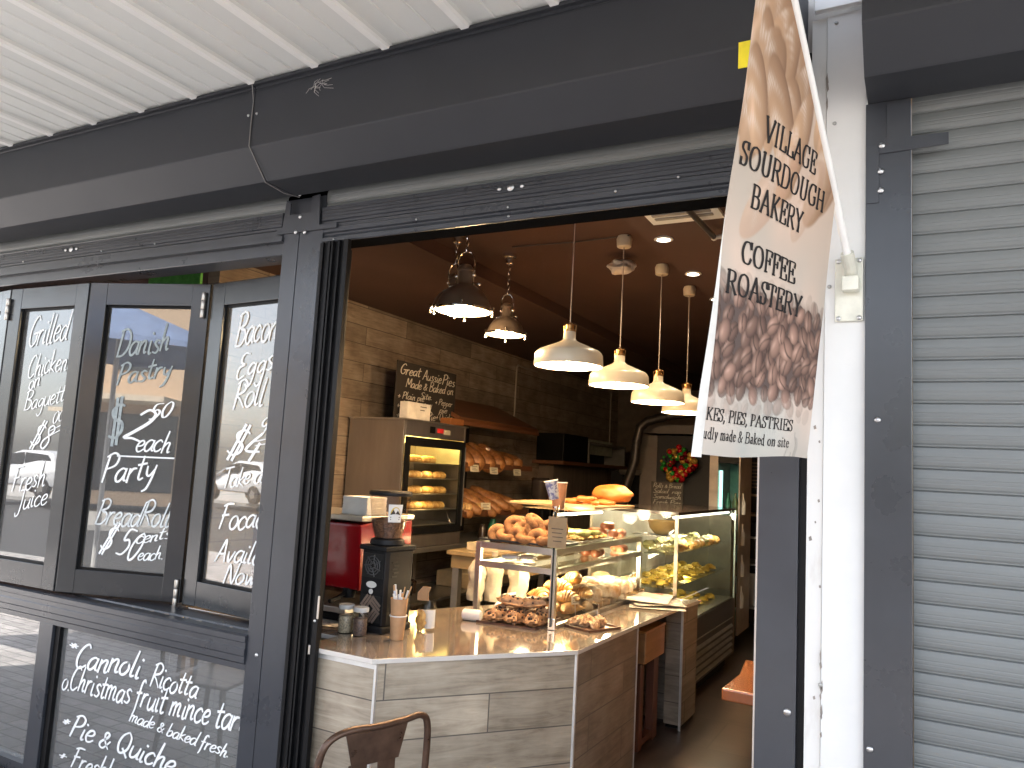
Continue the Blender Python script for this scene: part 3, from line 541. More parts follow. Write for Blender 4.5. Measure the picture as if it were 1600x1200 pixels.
# ================================================================ banner on its pole
FB = np.array([-.21, -.03, 2.36]); FD = np.array([-.166, -1, 1.0])
t = thing('flag_pole', 'white angled pole in a wall bracket on the white column holding the banner', 'flag pole', (-.21, -.02, 2.3))
MB().tube([FB + FD * s for s in (-.02, .5, 1.05)], .0125, 14).build('pole', WHITE, t, smooth=True)
BRK = mat('cream bracket enamel', (.62, .61, .52), .4)
MB().box(-.262, -.175, -.026, -.0125, 2.205, 2.42, bev=.003).build('wall_plate', BRK, t)
q = MB(); q.box(-.238, -.186, -.07, -.0265, 2.30, 2.35, bev=.005); q.tube([FB + FD * s for s in (-.035, .06)], .021, 14); q.build('socket', BRK, t)
for dx, dz in ((-.25, 2.215), (-.187, 2.215), (-.187, 2.41), (-.25, 2.41)): hex_screw((dx, -.0265, dz), .007).build('screw', SCREW, t, smooth=True)
def cloth(u, z, off=0.):
    s = .2 + .62 * u; T = FB + FD * s; B = np.array([-.324, -.2, 1.738]) * (1 - u) + np.array([-.523, -.75, 1.718]) * u
    f = (z - B[2]) / (T[2] - B[2]); p = B + (T - B) * f; k = max(0, 1 - f)
    wv = .006 * math.sin(u * 9 + f * 3) * (1 - f * .8) + .004 * math.sin(f * 14 + u * 5) * math.sin(math.pi * min(1, max(0, f))) + .012 * k * math.sin(u * 4 + 1)
    wv *= min(1, max(.15, u * 4)); n = np.array([.93, -.34, .0])
    return Vector(p + n * (wv + off))
def paint_banner(NU, NV):
    """printed artwork as colours on the cloth: loaves above, pale middle, coffee beans below (row 0 = hem)"""
    r = random.Random(11); U, V = np.meshgrid(np.linspace(0, 1, NU), np.linspace(0, 1, NV)); Xc = (1 - U) * .6; 
    img = np.zeros((NV, NU, 3)); 
    ZT = (2.56 + .62 * U); Z = 1.73 + V * (ZT - 1.73); CR = np.array
    base = CR([.55, .47, .40]); mid = CR([.52, .40, .31]); lo = CR([.52, .48, .42])
    f = np.clip((Z - 1.75) / .9, 0, 1)[..., None]; img[:] = lo * (1 - f) + mid * f
    for k in range(60):
        cx, cz, s = r.uniform(0, .6), r.uniform(1.75, 2.5), r.uniform(.03, .12); g = np.exp(-(((Xc - cx) / s) ** 2 + ((Z - cz) / (s * 1.5)) ** 2))[..., None]
        img += g * CR([.05, .02, .01]) * r.choice([-1, 1, .5])
    def blob(cx, cz, a, b_, ang, col, dark, crease=None, alpha=1., flour=0):
        c, s = math.cos(ang), math.sin(ang); dx, dz = Xc - cx, Z - cz; p = (dx * c + dz * s) / a; q = (-dx * s + dz * c) / b_
        rr = p * p + q * q; mk = np.clip((1 - rr) * 9, 0, 1)[..., None] * alpha
        sh = np.clip(.5 + .5 * (q * .65 - p * .35) + .35 * np.sqrt(np.clip(1 - rr, 0, 1)) - .15, 0, 1)[..., None]
        cc = CR(dark) * (1 - sh) + CR(col) * sh
        hl = np.exp(-(((p + .25) / .35) ** 2 + ((q - .45) / .2) ** 2))[..., None]; cc = cc + hl * CR([.16, .12, .1])
        cc = cc * (.38 + .62 * np.sqrt(np.clip(1 - rr, 0, 1)))[..., None] if crease is not None else cc
        if crease is not None:
            cr = (crease < 10) * np.exp(-((q - .22 * np.sin(p * 2.4 + crease)) / .1) ** 2)[..., None] * (rr < .92)[..., None]; cc = cc * (1 - .75 * cr)
        if flour:
            for kk in range(3):
                fl = np.exp(-((p - (kk - 1) * .5 - .15 * np.sin(q * 3)) / .12) ** 2)[..., None] * np.clip(q + .5, 0, 1)[..., None]; nz = (.5 + .5 * np.sin(Xc * 700 + np.sin(Z * 523) * 3) * np.sin(Z * 811))[..., None]
                cc = cc + fl * (CR([.75, .66, .58]) - cc) * .75 * nz
        img[:] = img * (1 - mk) + cc * mk
    for k in range(40):   # loaves
        cz = 3.2 - .60 * (k / 39); cx = r.uniform(-.02, .62)
        v = r.uniform(.85, 1.2); blob(cx, cz, r.uniform(.14, .21), r.uniform(.05, .075), r.choice([r.uniform(.7, 1.3), r.uniform(1.6, 2.2)]), (.54 * v, .34 * v, .20 * v), (.16, .08, .045), flour=1, alpha=.97)
    blob(.2, 2.47, .2, .06, .9, (.55, .36, .24), (.4, .22, .14), flour=1, alpha=.65); blob(.42, 2.5, .16, .05, 1.1, (.55, .38, .27), (.42, .26, .18), flour=1, alpha=.6)
    bz = np.clip((2.2 - Z) / .06, 0, 1) * np.clip((Z - 1.89) / .04, 0, 1); img[:] = img * (1 - .9 * bz[..., None]) + CR([.055, .028, .024]) * .9 * bz[..., None]
    bl = []
    for lay in (0, 1):
        for gz in range(8):
            for gx in range(11):
                cz = 1.865 + gz * .047 + r.uniform(-.014, .014); cx = -.01 + (gx + .5 * (gz % 2)) * .057 + r.uniform(-.014, .014)
                if lay == 0 or r.random() < .62: bl.append((lay, cz, cx, r.uniform(.021, .030) * (1.2 - .35 * abs(cz - 2.03) / .16)))
    for lay, cz, cx, sz in bl:
        e = min(1, max(.0, (2.215 - cz) / .07)) * min(1, max(.15, (cz - 1.85) / .08)); v = r.uniform(.8, 1.2) * (.62 if lay == 0 else 1.)
        blob(cx, cz, sz * 1.3, sz * .95, r.uniform(.5, 2.5), (.44 * v, .26 * v, .19 * v), (.05, .022, .018), crease=r.uniform(0, 3) if r.random() < .7 else 40., alpha=e)
    st = np.clip(1 - np.abs(Z - 1.74) / .05, 0, 1)[..., None]; img[:] = img * (1 - st * .3) + CR([.40, .37, .31]) * st * .3
    for k in range(5):
        cx = r.uniform(.35, .58); z0 = r.uniform(1.74, 1.85); g = np.exp(-((Xc - cx - .006 * np.sin(Z * 90)) / .003) ** 2)[..., None] * ((Z < z0))[..., None]; img[:] = img * (1 - .35 * g)
    return np.clip(img, .01, 1)
NU, NV = 130, 420
IM = paint_banner(NU, NV); vs = []; cs = []
for j in range(NV):
    for i in range(NU):
        u = i / (NU - 1); zt = 2.56 + .62 * u; zb = 1.738 - .02 * u + .004 * math.sin(u * 7); vs.append(cloth(u, zb + (zt - zb) * j / (NV - 1))); cs.append((*IM[j, i], 1))
t = thing('banner', 'sagging fabric bakery banner printed with loaves and coffee beans on the angled pole', 'banner', (-.4, -.5, 1.74))
mb = MB(); mb.add(vs, [(j * NU + i, j * NU + i + 1, (j + 1) * NU + i + 1, (j + 1) * NU + i) for j in range(NV - 1) for i in range(NU - 1)])
fo = mb.build('fabric', vcol('printed fabric', .75), t, smooth=True, colors=cs)
hm = MB(); N = 60
for j in range(N): 
    z = 1.712 + (3.19 - 1.712) * j / (N - 1); wd = .008 + .075 * max(0, 1 - (z - 1.71) / .75)
    wd = max(.002, (.008 + .032 * max(0, 1 - (z - 1.71) / .6)) * min(1, max(0, (2.5 - z) / .4)))
    hm.v += [tuple(cloth(1.0 + min(.03, wd), z, .002)), tuple(cloth(1.0 - wd * .5, z, .006 * min(1, wd * 40))), tuple(cloth(1. - wd, z, .004 * min(1, wd * 40)))]
hm.f = [(3 * j + k, 3 * j + k + 1, 3 * j + k + 4, 3 * j + k + 3) for j in range(N - 1) for k in (0, 1)]
hm.build('hem', mat('white fabric hem', (.75, .73, .68), .8), t, smooth=True)
INK = mat('dark brown ink', (.012, .009, .008), .8)
for txt, u0, u1, z0, h, wt in (('VILLAGE', .80, .27, 2.583, .062, 2.0), ('SOURDOUGH', .955, .125, 2.492, .060, 2.0), ('BAKERY', .826, .325, 2.397, .061, 2.0), ('COFFEE', .85, .354, 2.243, .0595, 2.0), ('ROASTERY', .942, .262, 2.153, .060, 2.0),
                               ('KES, PIES, PASTRIES', .958, .232, 1.813, .032, 1.6), ('udly made & Baked on site', .962, .250, 1.763, .030, 1.3)):
    mb = MB(); st, adv = text_strokes(txt, SER, 0, 0, 1, .7); sc = h / 10; sx = (u0 - u1) / adv
    brush(mb, st, lambda x, y, lay: cloth(u0 - x * sx, z0 + y * sc, .0012 + lay * .0002), wt, .75); mb.build('lettering', INK, t)
# ================================================================ shop interior shell
WALL = plank('wood look wall tile', (0, 1, 0), (0, 0, 1), (.12, .085, .06), (.24, .185, .138), (.36, .295, .23), 1.25, .172, .45, (.05, .035, .025), off=(.3, .02))
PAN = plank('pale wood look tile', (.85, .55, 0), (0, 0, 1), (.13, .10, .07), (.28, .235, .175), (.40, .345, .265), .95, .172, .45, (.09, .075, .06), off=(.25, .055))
PANY = plank('shaded wood look tile', (0, 1, 0), (0, 0, 1), (.09, .068, .05), (.165, .13, .10), (.24, .20, .16), .95, .172, .5, (.09, .075, .06), off=(.4, .055))  # tile darkened to carry the shade on the counter's side face
CEIL = mat('brown ceiling paint', (.075, .035, .023), .75, var=.08, scale=2)
DARK = mat('dark grey panel', (.02, .018, .019), .6, var=.1)
tag(MB().box(-4.7, -4.58, 1.1, 9.6, 0, 3.1).build('side_wall', WALL), 'long shop wall clad in brown wood look tiles behind the pie warmer', 'wall')
tag(MB().box(-7.4, -4.71, 1.1, 1.2, 0, 3.3).box(-7.5, -7.41, .2, 1.2, 0, 3.3).build('return_wall', CEIL), 'brown return wall behind the folding windows', 'wall')
tag(MB().box(-.1, .0, .31, 9.6, 0, 3.3).build('party_wall', mat('beige shop wall', (.3, .22, .15), .7)), 'plain wall on the right side of the shop behind the white column', 'wall')
tag(MB().box(-4.58, -.1, 9.6, 9.8, 0, 3.3).build('rear_wall', mat('dim rear wall', (.16, .12, .09), .7)), 'dim rear wall at the far end of the bakery', 'wall')
t = thing('ceiling', 'dark brown bakery ceiling with a raised strip above the pendant lamps', 'ceiling', (-2.3, 5, 3.1))
MB().box(-7.4, -2.98, .13, 9.6, 3.1, 3.3).build('lower_panel', CEIL, t); MB().box(-1.5, -.1, .13, 9.6, 3.1, 3.3).build('lower_panel', CEIL, t)
MB().box(-2.98, -1.5, .13, 9.6, 3.2, 3.3).build('raised_strip', CEIL, t)
tag(MB().box(-7.4, -.37, .125, .2, 2.80, 3.099).build('header_wall', MATT), 'dark wall strip behind the shutter bars above the doorway', 'wall')
t = thing('wall_conduit', 'thin grey conduit running down the tiled wall from the ceiling', 'conduit', (-4.57, 5.8, 2.2), 'conduits on the tiled wall')
MB().tube([(-4.565, 6.4, 2.98), (-4.565, 5.85, 2.985), (-4.565, 5.82, 2.95), (-4.565, 5.82, 2.33)], .012).build('pipe', mat('grey conduit', (.35, .3, .25), .5), t)
MB().box(-4.575, -4.5, 5.6, 5.86, 2.16, 2.27, bev=.01).build('junction_box', WHITE, t)
t = thing('wall_conduit', 'thin conduit with clips on the dim wall above the open cabinet', 'conduit', (-4.57, 9.3, 2), 'conduits on the tiled wall')
MB().tube([(-4.565, 9.2, 3.0), (-4.565, 9.2, 2.1)], .012).build('pipe', MATS['grey conduit'], t)

# ---------------------------------------------------------------- ceiling fittings
for i, (px, py, lab) in enumerate(((1037, 373, 'round recessed downlight nearest the doorway, lit'), (1083, 427, 'round recessed downlight between the other two, lit'), (1120, 467, 'round recessed downlight half hidden beside the banner, lit'))):
    p = at(px, py, z=3.098); t = thing('downlight', lab, 'downlight', p, 'ceiling downlights')
    MB().lathe([(.055, 0), (.058, -.006), (.042, -.01), (.038, .0)], p, 24, cap=False).build('ring', WHITE, t, smooth=True)
    MB().lathe([(.0005, -.001), (.038, -.002)], p, 20, cap=False).build('lens', emis('cool lamp lens', (1, .9, .75), 10), t)
    light('downlight_lamp', p + Vector((0, 0, -.04)), 14, (1, .8, .55), .03, 110)
p = at(1060, 325, z=3.095); t = thing('air_vent', 'square white air vent in the brown ceiling beside the sprinkler pipe', 'air vent', p)
MB().box(p.x - .2, p.x + .2, p.y - .2, p.y + .2, 3.083, 3.099).build('frame', WHITE, t)
m = MB(); [m.box(p.x - .16, p.x + .16, p.y - .15 + k * .06, p.y - .12 + k * .06, 3.076, 3.0825) for k in range(5)]; m.build('louvre', mat('vent shade', (.3, .28, .25), .6), t)
a, b, c = at(1060, 312, z=3.05), at(1116, 371, z=3.05), at(1150, 366, z=3.05)
t = thing('sprinkler_pipe', 'dark sprinkler pipe under the ceiling bending to a pale branch', 'pipe', b)
MB().tube([a, b], .016).build('dark_pipe', mat('dark pipe', (.05, .04, .035), .5), t); MB().tube([b, c], .014).ball(b, .02).build('pale_branch', mat('pale pipe', (.5, .45, .4), .5), t)
p = at(968, 398, z=3.17); m = MB(); p = p + Vector((-.03, .1, -.06)); m.ball(p, (.085, .085, .05), amp=.35, freq=5, seed=4, nu=26, nv=16); m.ball(p + Vector((.045, .03, .01)), (.055, .06, .045), amp=.35, freq=5, seed=9, nu=22, nv=14)
tag(m.build('plastic_bag', mat('white plastic film', (.5, .45, .4), .35), smooth=True), 'crumpled white plastic bag tied over a ceiling fitting behind the pendant cord', 'bag')
t = thing('ceiling_cable', 'thin cable strung across the brown ceiling to the chrome lamp rose', 'cable', at(797, 385, z=3.19))
MB().tube([at(800, 386, z=3.19), at(900, 378, z=3.19), at(983, 368, z=3.19)], .004, 6).build('cord', MATS['dark pipe'], t)

# ---------------------------------------------------------------- white pendants
SHADE = mat('warm lit lamp enamel', (.66, .57, .42), .3, var=.03); BRASS = mat('aged brass', (.45, .25, .10), .35, 1.)  # white shades, warm bounce light put into their enamel colour
INNER = mat('white shade lining', (.85, .82, .75), .6)
BULB = emis('warm bulb', (1, .72, .38), 60)
def pendant(loc, ztop, label):
    t = thing('pendant_lamp', label, 'pendant lamp', loc, 'cream pendant lamps over the counter')
    z = loc[2]; c = (loc[0], loc[1], 0)
    prof = [(.19, z), (.191, z + .004), (.186, z + .06), (.178, z + .075), (.165, z + .086), (.06, z + .130), (.042, z + .14), (.034, z + .152), (.033, z + .19)]
    MB().lathe(prof, c, 40, cap=False).build('lamp_shade', SHADE, t, smooth=True)
    MB().lathe([(r - .003, zz - .002) for r, zz in prof], c, 40, cap=False).build('lining', INNER, t, smooth=True)
    MB().lathe([(.034, z + .19), (.034, z + .20), (.024, z + .205), (.024, z + .228), (.01, z + .24), (.004, z + .243)], c, 20).build('cap', BRASS, t, smooth=True)
    hk = MB()
    for s in (-1, 1): hk.tube([(c[0] + s * .034, c[1], z + .188), (c[0] + s * .036, c[1], z + .225), (c[0] + s * .022, c[1], z + .232)], .0025, 6)
    hk.build('clip', BRASS, t)
    MB().tube([(c[0], c[1], z + .24), (c[0], c[1], ztop - .05)], .0035, 8).build('cord', mat('fabric cord', (.4, .33, .27), .8), t)
    MB().lathe([(.04, ztop - .075), (.046, ztop - .07), (.05, ztop - .02), (.042, ztop)], c, 20).build('ceiling_rose', SHADE, t, smooth=True)
    MB().ball((c[0], c[1], z + .05), .032).build('bulb', BULB, t, smooth=True)
    light('pendant_light', (c[0], c[1], z + .03), 20, (1, .70, .40), .045)
for (x, y, z), lab in zip(((-1.722, 1.07, 2.236), (-1.708, 1.83, 2.222), (-1.68, 2.56, 2.19), (-1.66, 3.24, 2.178)), ('cream pendant lamp nearest the doorway, largest of the row', 'cream pendant lamp second from the doorway', 'cream pendant lamp third from the doorway', 'cream pendant lamp farthest back, half hidden by the banner')):
    pendant((x, y, z), 3.198, lab)

# ---------------------------------------------------------------- chrome industrial lamps
NICK = mat('smoked nickel', (.26, .2, .155), .3, .75, var=.06)
def chrome_lamp(loc, s, label, zc):
    t = thing('chrome_lamp', label, 'pendant lamp', loc, 'chrome dome lamps on chains'); x, y, z = loc; c = (x, y, 0)
    prof = [(.170, 0), (.174, .006), (.170, .012), (.165, .03), (.148, .075), (.118, .118), (.075, .15), (.048, .16), (.044, .166), (.044, .24), (.05, .245), (.05, .26), (.03, .285), (.012, .29)]
    MB().lathe([(r * s, z + q * s) for r, q in prof], c, 40, cap=False).build('dome', NICK, t, smooth=True)
    MB().lathe([(r * s - .003, z + q * s - .001) for r, q in prof[:8]], c, 40, cap=False).build('lining', INNER, t, smooth=True)
    MB().lathe([(.168 * s, z - .004), (.182 * s, z - .002), (.182 * s, z + .008), (.168 * s, z + .01)], c, 40, cap=False).build('rim', CHROME, t, smooth=True)
    MB().lathe([(.001, z + .004), (.165 * s, z + .004)], c, 32, cap=False).build('diffuser', emis('lamp diffuser', (1, .78, .48), 5), t)
    for k in range(4):
        a = k * math.pi / 2 + .5; ex, ey = x + .18 * s * math.cos(a), y + .18 * s * math.sin(a); m = MB()
        m.lathe([(.006, z - .03), (.010, z - .028), (.010, z - .02), (.004, z - .018), (.004, z + .02), (.008, z + .022), (.008, z + .03)], (ex, ey, 0), 10); m.build('clamp_screw', CHROME, t, smooth=True)
    yk = MB(); h = z + .22 * s
    yk.tube([(x - .055 * s, y, h - .06 * s), (x - .062 * s, y, h), (x - .06 * s, y, h + .1 * s), (x - .035 * s, y, h + .14 * s), (x, y, h + .15 * s), (x + .035 * s, y, h + .14 * s), (x + .06 * s, y, h + .1 * s), (x + .062 * s, y, h), (x + .055 * s, y, h - .06 * s)], .006 * s, 8)
    for q in (-1, 1): yk.ball((x + q * .06 * s, y, h - .0 * s), .014 * s); yk.tube([(x + q * .06 * s, y, h - .05 * s), (x + q * .10 * s, y, h - .06 * s)], .006 * s, 8); yk.ball((x + q * .10 * s, y, h - .06 * s), .011 * s)
    yk.build('yoke', CHROME, t, smooth=True)
    ch = MB(); zz = h + .15 * s; k = 0
    while zz < zc - .03:
        pts = [(.010 * math.cos(a), .022 * math.sin(a)) for a in [2 * math.pi * q / 10 for q in range(10)]]
        ch.tube([(x + (p if k % 2 else 0), y + (0 if k % 2 else p), zz + .02 + q) for p, q in pts], .003, 5, closed=True); zz += .036; k += 1
    ch.build('chain', CHROME, t, smooth=True)
    MB().lathe([(.022, zc - .075), (.028, zc - .07), (.032, zc - .03), (.05, zc - .025), (.05, zc)], c, 20).build('ceiling_cup', CHROME, t, smooth=True)
    light('chrome_lamp_light', (x, y, z - .02), 26, (1, .67, .36), .09)
pA = at(726, 486, y=.95); chrome_lamp((pA.x - .01, pA.y, pA.z - .0), .96, 'large smoked chrome dome lamp hanging on chains nearest the doorway', 3.198)
pB = at(708, 484, y=1.42); chrome_lamp((pB.x + .0, pB.y, pB.z - .0), .84, 'smoked chrome dome lamp almost hidden behind the large one', 3.198)
pC = at(790, 521, y=1.98); chrome_lamp((pC.x, pC.y, pC.z - .01), .8, 'small chrome dome lamp hanging on a chain from a ceiling cup behind the large one', 3.198)

# ================================================================ counters
STONE = mat('beige stone slab', (.22, .175, .14), .07, var=.05, scale=90, coat=.5)
PALEE = mat('pale slab edge', (.55, .52, .48), .3, var=.03)
zc = .81
t = thing('service_counter', 'front service counter with beige stone top and pale wood tile panels', 'counter', (-2, .8, 0))
a, b, c, d, j = at(494, 1014.4, z=zc), at(581.4, 1030, z=zc), at(903.7, 1016, z=zc), at(1001, 973.7, z=zc), at(932, 964, z=zc)
top = [(-3.55, .24), (-2.50, .24), (-2.50, b.y - .001), (b.x, b.y), (c.x, c.y), (d.x, d.y), (j.x - .02, j.y), (-2.33, 1.66), (-2.5, 1.32), (-2.62, 1.05), (-3.55, 1.0)]
MB().prism([(p[0], p[1]) for p in top], zc - .022, zc).build('slab', STONE, t, bevel=.002); edge_mat(t.children[0] if 0 else [q for q in COL.objects if q.parent == t and q.name.startswith('slab')][0], PALEE)
bi = Vector((b.x + .01, b.y + .02, 0)); ci = Vector((c.x - .012, c.y + .012, 0)); di = Vector((d.x - .012, d.y - .012, 0))
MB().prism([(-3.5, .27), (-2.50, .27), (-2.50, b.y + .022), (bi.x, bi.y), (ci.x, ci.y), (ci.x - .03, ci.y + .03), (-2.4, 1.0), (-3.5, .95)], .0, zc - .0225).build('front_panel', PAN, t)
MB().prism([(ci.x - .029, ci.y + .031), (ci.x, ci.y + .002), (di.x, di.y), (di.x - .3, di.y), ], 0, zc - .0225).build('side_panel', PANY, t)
ALU = mat('satin aluminium trim', (.62, .62, .6), .35, .6)
m = MB(); m.box(bi.x - .006, bi.x + .006, bi.y - .006, bi.y + .006, 0, zc - .023); m.build('corner_trim', ALU, t)
m = MB(); m.box(ci.x - .008, ci.x + .006, ci.y - .008, ci.y + .006, 0, zc - .023); m.build('corner_trim', ALU, t)
m = MB(); m.box(di.x - .006, di.x + .004, di.y - .004, di.y + .006, 0, zc - .023); m.build('corner_trim', ALU, t)
m = MB(); m.box(-2.50, bi.x, bi.y - .005, bi.y + .002, zc - .045, zc - .0235); m.build('edge_trim', ALU, t)

t = thing('side_counter', 'lower side counter with stone ledge and open recess beside the display case', 'counter', (-1.6, 2.3, 0))
MB().prism([(-2.35, 1.665), (-1.735, 1.665), (-1.455, 1.675), (-1.43, 2.50), (-1.405, 2.87), (-1.56, 2.70), (-2.35, 2.70)], zc - .024, zc - .001).build('slab', STONE, t, bevel=.002); edge_mat([q for q in COL.objects if q.parent == t and q.name.startswith('slab')][0], PALEE)
MB().box(-1.545, -1.427, 2.497, 2.86, .03, zc - .0245).build('end_panel', plank('end tile', (1, .35, 0), (0, 0, 1), (.10, .08, .062), (.20, .17, .135), (.29, .255, .21), .95, .172, .5, (.09, .075, .06)), t)  # tile colour toned down for shade on this face too
MB().box(-1.442, -1.4265, 2.488, 2.4965, .0, zc - .025).build('corner_trim', ALU, t)
MB().box(-1.54, -1.44, 2.53, 2.85, .0, .029).build('plinth', BLACK, t)
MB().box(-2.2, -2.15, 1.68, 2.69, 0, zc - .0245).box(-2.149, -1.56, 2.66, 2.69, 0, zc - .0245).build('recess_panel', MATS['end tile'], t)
# box and panels inside the recess
WB = mat('honey timber', (.26, .13, .05), .45, var=.2, scale=3, stretch=(6, .6, 6), coat=.2)
t = thing('wooden_box', 'honey coloured wooden box on the ledge in the counter recess', 'box', (-1.6, 2.1, .5))
m = MB(); m.box(-1.78, -1.5, 1.92, 2.32, .52, .70, bev=.006); m.build('box', WB, t)
MB().box(-1.78, -1.498, 1.915, 2.325, .7005, .716, bev=.004).build('lid', mat('amber timber', (.34, .16, .045), .3, var=.2, scale=3, stretch=(6, .6, 6), coat=.4), t)
RED = mat('red brown timber', (.10, .035, .02), .5, var=.2, scale=4)
t = thing('wooden_stand', 'dark red brown wooden stand under the honey box in the recess', 'stand', (-1.6, 2.1, 0))
MB().box(-1.80, -1.75, 1.93, 2.3, 0, .515).box(-1.58, -1.53, 1.93, 2.0, 0, .515).box(-1.58, -1.53, 2.2, 2.3, 0, .515).build('leg', RED, t, bevel=.003)
MB().box(-1.749, -1.581, 1.94, 1.97, 0, .515).build('panel', RED, t); MB().box(-1.579, -1.531, 2.001, 2.199, .02, .06).build('rail', RED, t)

# ================================================================ counter display rack with glass
t = thing('display_rack', 'steel framed glass pastry display rack standing on the counter', 'display rack', (-2, 2, zc))
X0, X1, Y0, Y1 = -2.30, -1.785, 1.172, 2.66; PT = .032
def post(x, y): MB().box(x, x + PT, y, y + PT, zc + .0005, 1.232).build('post', STEEL, t, bevel=.002)
for x, y in ((X0, Y0), (X1 - PT, Y0), (X0, Y1 - PT), (X1 - PT, Y1 - PT)): post(x, y)
for z0, z1 in ((1.196, 1.232), (1.09, 1.122)):
    for y in (Y0 + .002, Y1 - PT + .002): MB().box(X0 + PT, X1 - PT, y, y + PT - .004, z0, z1).build('rail', STEEL, t)
    for x in (X0 + .002, X1 - PT + .002): MB().box(x, x + PT - .004, Y0 + PT, Y1 - PT, z0, z1).build('rail', STEEL, t)
GSH = glass('green shelf glass', (.93, .965, .945), 1.5)
MB().box(X0 + .004, X1 - .004, Y0 + .004, Y1, 1.1225, 1.1285).build('glass_shelf', GSH, t)
MB().box(X0 + .004, X1 - .004, Y0 + .004, Y1, 1.2325, 1.2385).build('glass_shelf', GSH, t)
gx = -1.768
MB().box(gx - .003, gx + .003, 1.10, 2.70, zc + .02, 1.435).build('front_glass', GLASS, t)
MB().box(-2.15, gx - .004, 1.40, 2.70, 1.428, 1.434).build('top_glass', GSH, t)
MB().box(gx - .004, gx + .004, 1.092, 1.0995, zc + .02, 1.44).build('glass_edge', mat('dark glass edge', (.012, .02, .016), .2), t)
MB().box(gx - .012, gx + .012, 1.15, 2.70, zc + .0005, zc + .022).build('base_channel', STEEL, t)
for y in (1.115, 1.75, 2.62):
    MB().box(gx - .02, gx + .022, y - .012, y + .012, zc + .0008, zc + .062, bev=.003).build('glass_clip', CHROME, t)
MB().box(-2.0, gx - .02, 1.55, 1.556, 1.405, 1.42).build('light_bar', emis('display tube', (1, .93, .8), 3.5), t) if 0 else None
tb = MB(); tb.tube([(-1.95, 1.48, 1.40), (-1.95, 2.25, 1.40)], .009, 10); tb.build('light_tube', emis('display tube', (1, .92, .78), 2.2), t)
light('display_light', (-1.92, 1.75, 1.37), 3.5, (1, .8, .5), .05); light('display_light', (-1.92, 2.35, 1.37), 3, (1, .8, .5), .05)
light('display_light', (-1.95, 1.62, 1.075), 6.5, (1, .78, .45), .05); light('display_light', (-2.08, 1.40, 1.07), 3.2, (1, .78, .45), .05); light('display_light', (-1.90, 2.25, 1.075), 5.5, (1, .78, .45), .05)  # middle lamp has no fitting, added to brighten the croissants

# ================================================================ refrigerated display
t = thing('display_fridge', 'refrigerated glass cake display with louvred dark base at the end of the counter', 'display fridge', (-1.8, 3.7, 0))
FX, FY0, FY1, FZ0, FZ1 = -1.546, 2.715, 4.62, .60, 1.395; FXB = -2.2
BASE = mat('dark brushed base', (.10, .095, .09), .35, .6, var=.15, scale=10, stretch=(1, .1, 1))
MB().box(FXB, FX - .004, FY0 + .01, FY1, .10, FZ0 - .002).build('base', BASE, t, bevel=.004)
MB().box(FXB + .05, FX - .06, FY0 + .05, FY1 - .03, 0, .0995).build('plinth', BLACK, t)
for k in range(5):
    z = .13 + k * .055; MB().prism([(FX - .003, z), (FX + .012, z + .006), (FX + .012, z + .012), (FX - .003, z + .03)], FY0 + .12, FY1 - .05, 'y').build('louvre', mat('louvre steel', (.42, .40, .37), .3, .8), t)
MB().box(FX - .004, FX + .004, FY0 + .02, FY1 - .01, .43, .436).build('trim', STEEL, t)
MB().box(FX - .006, FX, FY0 + .008, FY1 - .008, FZ0, FZ1).build('front_glass', GLASS, t)
MB().box(FXB, FX - .007, FY0, FY0 + .006, FZ0, FZ1).build('end_glass', GLASS, t)
MB().box(FXB, FX - .007, FY1 - .007, FY1 - .001, FZ0, FZ1).build('end_glass', glass('tinted end glass', (.93, .97, .96), 1.5), t)
MB().box(FX - .022, FX + .004, FY0 - .004, FY0 + .0075, FZ0, FZ1).build('corner_post', mat('champagne metal', (.50, .42, .34), .3, .9), t)
MB().box(FX - .006, FX + .006, FY1 - .008, FY1 + .006, FZ0, FZ1 + .004).build('corner_post', mat('pale glass edge', (.6, .75, .7), .2), t)
MB().box(FXB, FX + .004, FY0 - .004, FY1 + .004, FZ1 + .0005, FZ1 + .022).build('top', mat('smoked top glass', (.06, .05, .045), .12), t)
for z in (.86, 1.10):
    MB().box(FXB + .05, FX - .06, FY0 + .05, FY1 - .05, z, z + .006).build('glass_shelf', GSH, t)
MB().box(FXB + .01, FX - .01, FY0 + .02, FY1 - .02, FZ0 + .0005, FZ0 + .01).build('deck', STEEL, t)
MB().tube([(FX - .05, FY0 + .06, FZ1 - .02), (FX - .05, FY1 - .06, FZ1 - .02)], .01, 8).build('light_tube', emis('cool tube', (1, .92, .75), 1.6), t)
light('fridge_light', (FX - .1, 3.2, FZ1 - .06), 6, (1, .87, .6), .06); light('fridge_light', (FX - .1, 4.1, FZ1 - .06), 6, (1, .9, .66), .06); light('fridge_light', (FX - .12, 3.4, .83), 3.5, (1, .85, .55), .05)
MB().box(FXB - .02, FXB, FY0, FY1, .1, FZ1).build('back_panel', mat('fridge back', (.42, .38, .32), .5), t)

